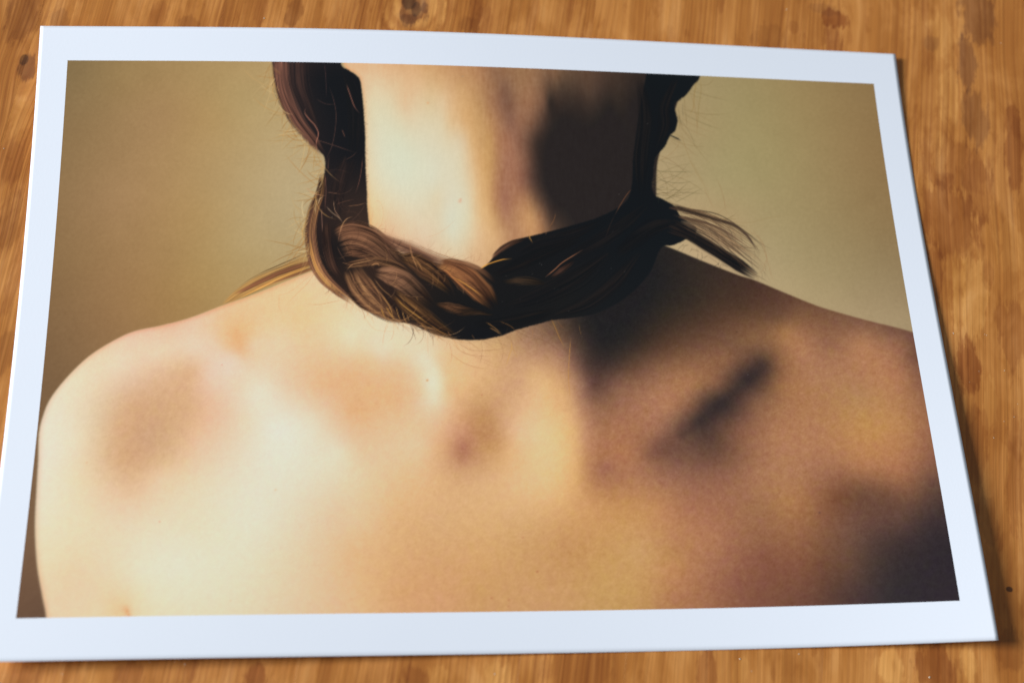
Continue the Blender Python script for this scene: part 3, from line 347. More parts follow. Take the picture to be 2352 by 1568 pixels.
D_FZ = [
    ([(366.0,22.9),(380.2,79.6),(409.5,131.1),(445.4,169.8)],60,(23,98),(170,290),[(190,150,92),(170,130,76),(206,176,122),(160,112,60)],1.96,0.75,0.5),
    ([(456.9,186.9),(457.2,233.5),(437.8,283.9),(431.2,333.8),(438.3,371.9)],84,(19,104),(130,280),[(190,150,92),(170,130,76),(206,176,122),(160,112,60)],1.93,0.75,0.5),
    ([(361.1,3.2),(367.8,38.7)],14,(23,68),(200,300),[(190,150,92),(170,130,76),(206,176,122),(160,112,60)],1.81,0.6,0.5),
    ([(1057.1,173.3),(1055.0,205.8),(1050.3,230.1),(1057.8,250.0)],30,(9,31),(-60,70),[(60,56,44),(80,72,52)],1.4,0.55,0.5),
    ([(1063.4,169.1),(1055.0,205.8),(1051.8,230.0),(1072.1,257.7)],24,(47,180),(-45,50),[(110,98,62),(130,108,68),(96,84,56),(150,118,78)],1.64,0.55,0.5),
    ([(1149.2,13.4),(1116.2,52.3),(1105.7,98.1),(1086.6,135.7)],22,(32,121),(-95,-20),[(110,98,62),(130,108,68),(96,84,56),(150,118,78)],1.69,0.55,0.5),
    ([(1100.6,273.1),(1144.0,286.7),(1194.3,306.0)],20,(31,100),(-40,25),[(110,98,62),(130,108,68),(96,84,56),(150,118,78)],1.62,0.5,0.5),
    ([(1094.9,342.5),(1130.2,357.8),(1171.6,385.8)],22,(8,30),(180,330),[(50,44,38),(90,72,54)],1.22,0.55,0.5),
    ([(494.9,443.4),(525.6,472.5),(583.6,496.1),(624.6,509.3),(686.0,529.8)],60,(14,65),(-60,-5),[(200,146,92),(186,128,80),(226,178,122),(150,98,66)],1.29,0.55,0.9),
    ([(549.5,482.8),(583.6,496.1),(617.8,504.9),(658.7,522.5)],26,(29,79),(-30,10),[(200,146,92),(186,128,80),(226,178,122),(150,98,66)],1.29,0.6,0.7),
    ([(453.6,402.1),(488.0,438.2),(522.2,469.5)],26,(14,65),(180,290),[(200,146,92),(186,128,80),(226,178,122),(150,98,66)],1.08,0.35,0.5),
    ([(686.0,529.8),(748.3,526.5),(797.7,509.8),(854.6,493.7)],40,(18,64),(-75,-5),[(150,102,70),(120,80,58),(180,126,80)],1.07,0.45,0.8),
    ([(544.1,323.8),(585.8,346.5),(634.6,362.8),(697.4,382.0),(732.5,386.2)],60,(9,37),(10,120),[(170,118,88),(150,100,76),(190,138,104)],1.1,0.42,0.8),
    ([(526.7,75.6),(530.6,138.8),(533.4,217.1),(535.9,286.9)],40,(3,8),(-50,50),[(60,44,40),(110,76,60)],1.13,0.55,0.5),
    ([(459.8,202.4),(474.1,241.1),(495.2,295.0),(509.1,310.3)],26,(15,52),(-120,60),[(110,76,62),(140,98,78),(90,62,52)],1.11,0.5,0.8),
    ([(488.2,341.1),(522.8,371.4),(564.0,416.7),(604.9,461.6)],110,(15,58),(-70,30),[(60,42,34),(190,140,92),(90,62,46),(40,28,24)],1.09,0.6,0.8),
    ([(564.7,355.8),(620.2,385.9),(661.6,408.3),(716.9,430.6)],110,(15,58),(-80,20),[(60,42,34),(196,142,88),(100,66,48),(40,28,24)],1.1,0.6,0.8),
    ([(508.7,417.0),(542.8,461.9),(590.6,491.6),(651.9,517.4)],90,(14,50),(-70,10),[(60,42,34),(200,148,84),(100,66,48),(40,28,24)],1.08,0.6,0.8),
    ([(453.5,371.8),(461.9,409.6),(488.0,443.4)],24,(11,43),(-110,-30),[(206,150,84),(120,80,56),(60,42,34)],1.09,0.55,0.6),
    ([(1092.2,285.3),(1142.1,308.4),(1197.6,347.5)],40,(23,85),(-55,-10),[(90,68,50),(130,96,68),(60,46,38)],1.15,0.45,0.4),
    ([(1195.1,371.4),(1221.2,402.8)],16,(15,46),(-80,0),[(70,52,40),(120,88,62)],1.15,0.5,0.6),]
D_SF = [([(1205.9, 592.0), (1187.1, 608.3), (1146.9, 641.9), (1101.5, 676.6), (1066.5, 702.3)], 10.2, (54, 45, 44), 0.5), ([(1078.2, 688.0), (1040.9, 719.3), (1011.8, 739.0)], 14.2, (112, 74, 60), 0.35), ([(694.1, 722.3), (692.4, 737.8)], 13.7, (168, 108, 84), 0.35), ([(725.8, 674.0), (744.9, 709.6)], 23.7, (176, 122, 76), 0.25), ([(168.3, 1000.9), (163.2, 986.8)], 5.6, (216, 156, 108), 0.5)]
D_SP = [
    (205.5,846.8,2.1,(226,140,116),0.9), (292.3,575.4,1.9,(222,140,120),0.8), (636.3,604.2,3.5,(206,150,96),0.8), (728.0,630.8,1.7,(178,96,76),0.8),
    (83.5,745.5,2.6,(216,168,124),0.7), (387.3,795.0,2.7,(216,182,136),0.7), (644.6,76.1,3.8,(222,168,120),0.8), (808.7,935.4,3.3,(172,104,70),0.8),
    (733.1,977.5,2.6,(174,100,68),0.7), (760.7,981.0,2.6,(174,104,70),0.7), (759.9,991.3,2.3,(176,108,74),0.6), (787.6,878.5,2.7,(180,112,80),0.5),
    (1288.4,844.1,3.1,(96,66,60),0.8), (1181.6,513.9,2.2,(78,52,42),0.7), (699.1,267.6,6.0,(226,172,140),0.6), (700.6,263.7,3.7,(226,166,134),0.5),
    (166.1,991.3,4.3,(216,150,98),0.6), (168.5,997.1,3.1,(214,146,96),0.7), (322.0,977.2,1.9,(222,178,140),0.6), (428.9,857.8,2.0,(226,178,140),0.4),]
D_DU = [
    (473.5,300.6,1.6), (776.8,409.5,1.0), (769.2,458.2,1.1), (800.3,454.1,0.9), (862.1,433.0,1.0), (868.4,434.5,0.9), (837.5,385.0,1.1), (840.9,388.0,1.0),
    (823.7,405.9,0.9), (829.6,458.4,0.8), (895.9,566.7,1.0), (830.5,539.5,0.9), (987.8,247.6,1.2), (972.2,321.5,1.0), (964.5,393.5,1.0), (988.6,399.4,1.0),
    (885.2,475.4,0.9), (922.2,538.4,0.8), (708.5,21.4,1.5), (1050.1,103.4,1.2), (989.9,480.0,1.0), (953.6,490.8,0.9), (912.5,491.8,0.9), (905.6,523.5,0.9),
    (1192.8,594.9,1.2), (1071.8,540.3,1.1), (1352.8,830.7,1.0), (1351.6,880.0,1.1), (1422.0,914.8,0.9), (1047.3,840.6,0.8), (1053.9,809.6,0.8),]
WOOD = [
    (-0.2442,0.1262,0.0084,0.0164,'d',0.6), (-0.1816,0.1366,0.0042,0.012,'r',0.36), (-0.1513,0.1434,0.0014,0.0214,'r',0.42), (-0.1332,0.1504,0.0031,0.0093,'r',0.36),
    (-0.1177,0.1521,0.0043,0.0081,'d',0.6), (-0.1668,0.1358,0.0058,0.0047,'d',0.4), (-0.2271,0.127,0.0049,0.0061,'p',0.35), (-0.0596,0.1678,0.0144,0.0194,'l',0.8),
    (-0.0605,0.1656,0.0068,0.0126,'p',0.9), (-0.0845,0.1558,0.0028,0.0144,'r',0.3), (-0.0292,0.1698,0.0032,0.016,'r',0.42), (-0.0232,0.1624,0.0036,0.0108,'r',0.3),
    (0.0,0.1715,0.0028,0.0109,'r',0.3), (0.0183,0.1823,0.0025,0.0096,'r',0.3), (-0.0319,0.1595,0.006,0.0057,'d',0.4), (-0.2354,0.0988,0.0044,0.0077,'p',0.8),
    (-0.2381,0.1018,0.0022,0.0032,'k',0.6), (0.0945,0.1978,0.0021,0.0075,'r',0.36), (0.153,0.1984,0.0076,0.0056,'r',0.81), (0.148,0.2028,0.0085,0.0035,'p',0.3),
    (0.1324,0.1886,0.0029,0.0037,'r',0.3), (0.1524,0.1824,0.005,0.0111,'r',0.54), (0.1204,0.179,0.0083,0.0098,'d',0.3), (0.2006,0.2151,0.0022,0.0115,'r',0.36),
    (0.2024,0.1879,0.0034,0.0149,'r',0.36), (0.2045,0.192,0.0038,0.005,'p',0.4), (0.2289,0.214,0.0098,0.018,'p',0.7), (0.2223,0.1841,0.0051,0.0149,'p',0.7),
    (0.2261,0.1499,0.0071,0.0167,'p',0.6), (0.2087,0.1977,0.0086,0.0151,'l',0.5), (0.2128,0.1618,0.0063,0.0145,'l',0.5), (0.2167,0.1203,0.0169,0.0162,'r',0.405),
    (0.2135,0.0916,0.0158,0.0213,'r',0.54), (0.2266,0.1084,0.0086,0.0183,'r',0.36000000000000004), (0.209,0.127,0.0037,0.0107,'l',0.7),
    (0.2463,0.1346,0.005,0.0248,'r',0.63), (0.2431,0.08,0.0081,0.0133,'l',0.3), (0.2056,0.0618,0.004,0.0149,'r',0.48), (0.2231,0.051,0.0091,0.0236,'l',0.75),
    (0.232,0.0631,0.0028,0.0078,'r',0.3), (0.2432,0.0353,0.0079,0.0189,'r',0.45), (0.2221,0.0132,0.0066,0.0135,'r',0.7200000000000001), (0.232,-0.0029,0.0042,0.012,'l',0.4),
    (0.2251,-0.0216,0.0057,0.0177,'r',0.36000000000000004), (0.2435,-0.0342,0.0045,0.0292,'r',0.36000000000000004), (0.2302,-0.0587,0.0055,0.0112,'d',0.4),
    (0.2392,-0.0887,0.0016,0.0013,'k',1.0), (-0.0629,0.1681,0.0036,0.0048,'k',0.6), (-0.0587,0.1645,0.0024,0.0043,'k',0.5), (-0.0545,0.1663,0.0018,0.0034,'p',0.6),
    (-0.061,0.1583,0.0044,0.0029,'p',0.6), (0.2065,-0.1279,0.0098,0.0102,'r',0.675), (0.1871,-0.1299,0.0063,0.0078,'l',0.8), (0.2201,-0.124,0.0042,0.0069,'l',0.8),
    (0.239,-0.1163,0.0064,0.0104,'d',0.5), (0.1084,-0.1425,0.0044,0.011,'r',0.54), (0.1226,-0.1406,0.0034,0.0067,'l',0.4),
    (-0.0757,-0.1689,0.0048,0.0053,'r',0.7200000000000001), (-0.1017,-0.1668,0.0019,0.0112,'r',0.42), (-0.1259,-0.1757,0.006,0.0067,'r',0.45),
    (-0.1383,-0.1758,0.0063,0.0064,'l',0.5), (-0.1693,-0.1831,0.0078,0.0064,'r',0.27), (-0.0114,-0.1611,0.0049,0.0049,'r',0.45), (-0.0034,-0.1592,0.0049,0.0049,'l',0.4),
    (0.0211,-0.1559,0.0066,0.0065,'l',0.7), (0.0539,-0.1498,0.0151,0.0099,'r',0.315), (-0.23,0.0478,0.0072,0.0128,'r',0.36000000000000004),
    (-0.2235,0.0152,0.0053,0.0165,'d',0.4), (-0.2323,0.0713,0.0055,0.011,'l',0.4), (-0.2139,-0.0116,0.0028,0.018,'r',0.36), (-0.2095,-0.0461,0.0051,0.0115,'d',0.4),]
SPECKS = [
    (0.2148,0.0302,0.5), (0.2308,0.0317,0.45), (0.2298,0.032,0.35), (0.2269,0.0127,0.35), (0.2391,0.015,0.4), (0.2432,-0.0075,0.45), (0.2334,-0.0192,0.4),
    (0.245,-0.0009,0.3), (0.2384,-0.0104,0.3), (0.2224,0.0066,0.3), (-0.235,0.0529,0.5), (-0.1188,-0.1691,0.4), (-0.1049,-0.168,0.5), (-0.1091,-0.1673,0.35),
    (0.0204,-0.155,0.7), (0.1221,-0.135,0.8), (0.1472,-0.1295,0.5), (0.2036,-0.1317,0.8), (0.1274,-0.1394,0.4), (-0.1313,0.1455,0.6), (0.128,0.199,0.5),
    (0.2408,0.1989,0.45), (-0.1521,-0.1783,0.4),]

# ---- the printed picture, painted in the sheet's own plane (picture units: 1500 wide x 1000 high, v downwards) ----
SC = 2
PW, PH = 1500 * SC, 1000 * SC
rng = np.random.default_rng(11)

def cat(pts, step):
    p = np.asarray(pts, float)
    if len(p) < 3:
        n = max(2, int(np.hypot(*(p[-1] - p[0])) / step)); t = np.linspace(0, 1, n)[:, None]
        return p[0] * (1 - t) + p[-1] * t
    q = np.vstack([2 * p[0] - p[1], p, 2 * p[-1] - p[-2]]); out = []
    for i in range(1, len(q) - 2):
        a, b, c, d = q[i - 1:i + 3]
        n = max(2, int(np.hypot(*(c - b)) / step)); t = np.linspace(0, 1, n, endpoint=False)[:, None]
        out.append(.5 * (2 * b + (c - a) * t + (2 * a - 5 * b + 4 * c - d) * t ** 2 + (3 * b - a - 3 * c + d) * t ** 3))
    out.append(p[-1:]); return np.vstack(out)

def blur(a, s):
    r = max(1, int(s * 3)); k = np.exp(-.5 * (np.arange(-r, r + 1) / s) ** 2); k /= k.sum()
    for ax in (0, 1):
        pw = [(0, 0)] * a.ndim; pw[ax] = (r, r); b = np.pad(a, pw, mode='edge'); o = np.zeros_like(a); n = a.shape[ax]
        for i, w in enumerate(k):
            o += np.float32(w) * (b[i:i + n] if ax == 0 else b[:, i:i + n])
        a = o
    return a

def upsize(a, h, w):
    y = np.linspace(0, a.shape[0] - 1, h); x = np.linspace(0, a.shape[1] - 1, w)
    y0 = np.minimum(y.astype(int), a.shape[0] - 2); x0 = np.minimum(x.astype(int), a.shape[1] - 2)
    fy = (y - y0).astype(np.float32); fx = (x - x0).astype(np.float32)
    fy = fy.reshape((-1,) + (1,) * (a.ndim - 1)); r = a[y0] * (1 - fy) + a[y0 + 1] * fy
    fx = fx.reshape((1, -1) + (1,) * (a.ndim - 2)); return r[:, x0] * (1 - fx) + r[:, x0 + 1] * fx

def noise(cell, seed, octv=1, ax=1.0, ay=1.0, turn=0.0):
    r = np.random.default_rng(seed); out = np.zeros((1000, 1500), np.float32)
    ky = np.fft.fftfreq(1000)[:, None] * 1000; kx = np.fft.rfftfreq(1500)[None] * 1500; kx, ky = kx / 1500, ky / 1000
    ca, sa = np.cos(turn), np.sin(turn); k1 = (kx * ca + ky * sa) * ax; k2 = (-kx * sa + ky * ca) * ay
    for o in range(octv):
        q = (k1 ** 2 + k2 ** 2) * (cell / 2 ** o) ** 2
        g = np.fft.irfft2(np.fft.rfft2(r.standard_normal((1000, 1500))) * np.exp(-q * 1.6) * np.sqrt(q), s=(1000, 1500)); g /= g.std()
        out += (g * .6 ** o).astype(np.float32)
    return upsize(out, PH, PW)

def polymask(pts, soft, warp=0, seed=0):
    p = cat(pts + [pts[0]], 2.0) * SC; m = np.zeros((PH, PW), bool); cols = np.arange(PW) + .5
    x0, y0 = p[:-1].T; x1, y1 = p[1:].T
    for a, b, c, d in zip(x0, y0, x1, y1):
        if b == d: continue
        if b > d: a, b, c, d = c, d, a, b
        r0 = max(0, int(np.ceil(b - .5))); r1 = min(PH, int(np.ceil(d - .5)))
        for r in range(r0, r1):
            xi = a + (c - a) * (r + .5 - b) / (d - b)
            k = max(0, min(PW, int(np.ceil(xi - .5)))); m[r, k:] ^= True
    return blur(m.astype(np.float32), soft * SC)

def field(pts, c=14.0, smooth=.3, sy=1.0, nx=300, bl=.8, lo=18):
    P = np.array([(q[0], q[1] * sy) for q in pts], float); V = np.array([q[2:] for q in pts], float)
    f = lambda d2: np.sqrt(d2 + c * c)
    A = f(((P[:, None] - P[None]) ** 2).sum(-1)) - smooth * np.eye(len(P)) * c
    mean = V.mean(0); w = np.linalg.solve(A, V - mean)
    ny = nx * 2 // 3; gy, gx = np.mgrid[0:ny, 0:nx]; G = np.stack([gx.ravel() / (nx - 1) * 1500, gy.ravel() / (ny - 1) * 1000 * sy], 1)
    o = np.zeros((len(G), 3))
    for i in range(0, len(G), 6000):
        o[i:i + 6000] = f(((G[i:i + 6000, None] - P[None]) ** 2).sum(-1)) @ w
    o = (o + mean).reshape(ny, nx, 3).astype(np.float32)
    return upsize(np.clip(blur(o, bl), np.float32(lo), 240), PH, PW)

def over(img, y, x, col, a):
    h, w = a.shape[:2]; v = img[y:y + h, x:x + w]; v += (np.asarray(col, np.float32) - v) * a[..., None]

def hair(img, pts, width, col, alpha, taper=True, cov=None):
    p = cat(pts, .45) * SC; n = len(p); s = max(.55, width * SC / 2.4)
    t = np.linspace(0, 1, n); tp = np.clip(np.minimum(t * 5 + .25, (1 - t) * 3 + .15), 0, 1) if taper else np.ones(n)
    r = int(np.ceil(s * 2.5)) + 1
    x0 = int(p[:, 0].min()) - r - 1; y0 = int(p[:, 1].min()) - r - 1
    w = int(p[:, 0].max()) + r + 2 - x0; h = int(p[:, 1].max()) + r + 2 - y0
    m = np.zeros(h * w, np.float32); q = p - (x0, y0); b = q.astype(int); f = q - b
    ss = s * (.55 + .45 * tp)
    for dy in range(-r, r + 1):
        for dx in range(-r, r + 1):
            d2 = (dx + .5 - f[:, 0]) ** 2 + (dy + .5 - f[:, 1]) ** 2
            np.maximum.at(m, (b[:, 1] + dy) * w + b[:, 0] + dx, (np.exp(-d2 / (2 * ss * ss * .36)) * tp).astype(np.float32))
    m = m.reshape(h, w) * alpha
    ya, xa = max(0, y0), max(0, x0); yb, xb = min(PH, y0 + h), min(PW, x0 + w)
    if yb <= ya or xb <= xa: return
    m = m[ya - y0:yb - y0, xa - x0:xb - x0]; over(img, ya, xa, col, m)
    if cov is not None and width > 1.4: c = cov[ya:yb, xa:xb]; np.maximum(c, m, out=c)

def ribbon(img, spec, seed, cov=None):
    pts, hw, dk, md, lt, ns, al, alpha, fr = spec
    c = cat(pts, .3) * SC; n = len(c); s = np.linspace(0, 1, n)
    L = np.r_[0, np.cumsum(np.hypot(*np.diff(np.asarray(pts, float), axis=0).T))]; L /= L[-1]
    tang = np.gradient(c, axis=0); k = 41; tang = np.stack([np.convolve(np.pad(tang[:, i], k // 2, mode='edge'), np.ones(k) / k, 'valid') for i in (0, 1)], 1)
    tang /= np.linalg.norm(tang, axis=1, keepdims=True) + 1e-9; nor = np.stack([-tang[:, 1], tang[:, 0]], 1)
    wd = np.interp(s, L, hw) * SC; ab = np.interp(s, L, al)
    m = int(wd.max() * 2 / .6) + 3; t = np.linspace(-1.06, 1.06, m)
    r = np.random.default_rng(seed)
    def tex(a, b):
        g = r.standard_normal((b, a)).astype(np.float32); g = blur(g, .6) * 1.6; return upsize(g, n, m)
    st = tex(ns * 2 + 3, 5) * .55 + tex(ns * 4 + 3, 7) * .5 + tex(ns + 3, 4) * .5
    T = np.broadcast_to(t, (n, m)); S = np.broadcast_to(s[:, None], (n, m))
    cyl = np.sqrt(np.clip(1 - (T * .92) ** 2, 0, 1))
    v = (.5 + st * .36) * (.45 + .62 * cyl)
    v = np.clip(v, 0, 1.05)[..., None]; dk, md, lt = (np.array(q, np.float32) for q in (dk, md, lt))
    col = np.where(v < .5, dk + (md - dk) * v * 2, md + (lt - md) * (v - .5) * 2) * ab[:, None, None] + (1 - np.minimum(ab, 1))[:, None, None] * 8
    edge = np.abs(T) + np.abs(st) * fr * .5; a = np.clip((1.02 - edge) / (.1 + fr * .5), 0, 1)
    ends = np.minimum(S * L.size * 2.2 + .05, (1 - S) * L.size * 1.1 + .0) + st * fr * .8
    a = a * np.clip(ends, 0, 1) * alpha
    pos = c[:, None] + nor[:, None] * (wd[:, None] * t[None])[..., None]
    x0, y0 = (int(q) - 3 for q in pos.reshape(-1, 2).min(0)); x1, y1 = (int(q) + 4 for q in pos.reshape(-1, 2).max(0)); w, h = x1 - x0, y1 - y0
    id_ = ((pos[..., 1] - y0).astype(int) * w + (pos[..., 0] - x0).astype(int)).ravel()
    cnt = np.bincount(id_, minlength=w * h).astype(np.float32).reshape(h, w)
    aa = np.bincount(id_, a.ravel(), w * h).astype(np.float32).reshape(h, w)
    cc = np.stack([np.bincount(id_, (col[..., i]).ravel(), w * h).astype(np.float32).reshape(h, w) for i in range(3)], -1)
    cnt, aa, cc = blur(cnt, .6), blur(aa, .6), blur(cc, .6)
    A = aa / np.maximum(cnt, .25); C = cc / np.maximum(cnt, 1e-3)[..., None]
    ya, xa = max(0, y0), max(0, x0); yb, xb = min(PH, y1), min(PW, x1); sl = (slice(ya - y0, yb - y0), slice(xa - x0, xb - x0))
    over(img, ya, xa, C[sl], A[sl])
    if cov is not None: q = cov[ya:yb, xa:xb]; np.maximum(q, A[sl], out=q)
    for j in range(int(ns * 2.4)):          # single hairs that follow the lock
        t0 = r.uniform(-1.02, 1.02); dt = r.normal(0, .16); a0 = r.uniform(-.04, .55); a1 = min(1.04, a0 + r.uniform(.3, .8))
        u = np.linspace(a0, a1, 7); uc = np.clip(u, 0, 1)
        ix = np.clip((uc * (n - 1)).astype(int), 0, n - 1); pp = c[ix] + nor[ix] * (wd[ix] * (t0 + dt * (u - a0) + r.normal(0, .015, 7)))[:, None]
        pp += tang[ix] * ((u - uc) * n * .15 * SC)[:, None]
        kk = r.uniform(); b = float(np.mean(ab[ix]))
        cl = (dk * .55 if kk < .45 else md * 1.05 if kk < .6 else lt * r.uniform(.95, 1.12)) * min(b, 1.1)
        hair(img, pp / SC, r.uniform(.7, 1.5), cl, r.uniform(.25, .75) * alpha)

def soft(img, pts, width, col, alpha):
    p = cat(pts, 3.0); gy, gx = np.mgrid[0:250, 0:375]; d = np.full(gy.shape, 1e9, np.float32)
    for x, y in p: d = np.minimum(d, (gx * 1500 / 374 - x) ** 2 + (gy * 1000 / 249 - y) ** 2)
    a = upsize(np.exp(-d / (2 * (width * .6) ** 2)).astype(np.float32) * alpha, PH, PW); img += (np.array(col, np.float32) - img) * a[..., None]

def fuzz(img, spec):
    c, n, Ln, D, cols, w, a, curl = spec; p = cat(c, 1.0)
    for i in range(n):
        o = p[rng.integers(len(p))] + rng.normal(0, 1.5, 2); L = rng.uniform(*Ln) * rng.uniform(.5, 1); an = np.radians(rng.uniform(*D)); k = rng.normal(0, curl) / max(L, 25) * 1.3
        q = [o]
        for j in range(5):
            an += k * L / 5; q.append(q[-1] + L / 5 * np.array([np.cos(an), -np.sin(an)]))
        hair(img, q, w * rng.uniform(.7, 1.1), np.array(cols[rng.integers(len(cols))]) * rng.uniform(.9, 1.1), a * rng.uniform(.5, 1.2))

def paint():
    img = field(D_BG, 30, .6)
    n1 = noise(9, 1, 3); n2 = noise(2.2, 2, 2); n3 = noise(60, 3, 2)
    img += (n1 * .8 + n2 * .6 + n3 * .5)[..., None] * np.array([1, .95, .8], np.float32)
    for i, r in enumerate(D_RIB[:N_TAIL]): ribbon(img, r, 50 + i)
    img = np.ascontiguousarray(img)
    skin = field(D_SK, 8, .3, 1.0, 450, .9, (36, 33, 34))
    for f in D_SF: soft(skin, *f)
    nskin = field(D_NK, 4, .3, .42, 600, 1.0, (43, 37, 36))
    m1 = noise(14, 5, 3); m2 = noise(4.5, 6, 2); hue = noise(22, 7, 2); brush = noise(5, 13, 2, .6, 1.7, .5); fine = noise(1.5, 8, 1)
    lum = skin.mean(-1) / 255; amp = 2.2 + 4.6 * np.clip(1 - np.abs(lum - .48) / .34, 0, 1)
    streak = noise(7, 12, 2, 1, 5); nl = nskin.mean(-1) / 255; na = 1 + 4 * np.clip(1 - np.abs(nl - .5) / .34, 0, 1)
    nskin += (na * .3 * m1 + na * .15 * m2 + na * .4 * streak + .6 * fine)[..., None] * np.array([.9, 1, .95], np.float32)
    skin += (amp * .30 * m1 + amp * .30 * m2 + 1.6 * fine + amp * .14 * brush)[..., None] * np.array([.9, 1, .95], np.float32)
    skin += (amp * .2 * hue)[..., None] * np.array([.15, .55, -.5], np.float32)
    sh = polymask(D_SHOULD, 1.1); rim = blur(sh, 5 * SC)
    edge = np.clip((sh - rim) * 2.2, 0, 1) * np.clip((lum - .35) * 4, 0, 1)
    img += (skin + edge[..., None] * np.array([-4, -26, -28], np.float32) - img) * sh[..., None]
    nk = polymask(D_NECK, 1.0); rim = blur(nk, 4 * SC); edge = np.clip((nk - rim) * 2, 0, 1) * np.clip((nl - .4) * 4, 0, 1)
    img += (nskin + edge[..., None] * np.array([0, -24, -34], np.float32) - img) * nk[..., None]
    hc = field(D_HC, 20, .3) + (n2 * .8)[..., None]
    hm = polymask(D_HAIR, .8)
    hm = np.clip((blur(hm, 1.6 * SC) - .5 + noise(1.6, 9, 2) * .10) * 4 + .5, 0, 1); hm = blur(hm, .7 * SC)
    # where the braid passes into the deep shade on the right its edge is soft
    img += (hc - img) * hm[..., None]
    cov = hm.copy()
    for i, r in enumerate(D_RIB[N_TAIL:]): ribbon(img, r, 90 + i, cov)
    for f in D_FZ: fuzz(img, f)
    for p, w, c, a in D_ST: hair(img, p, w, c, a)
    for x, y, r, c, a in D_SP:
        hair(img, [(x - .2, y), (x, y), (x + .2, y)], r * 1.5, c, a, False)
    for x, y, r in D_DU:
        an = rng.uniform(0, 6.3); d = np.array([np.cos(an), np.sin(an)]) * r * rng.uniform(.3, 1.6)
        b = np.array([x, y]); hair(img, [b - d, b, b + d], r * .8, (150, 150, 146), .55, False)
    return np.clip(img, 12, 250), sh, nk, cov

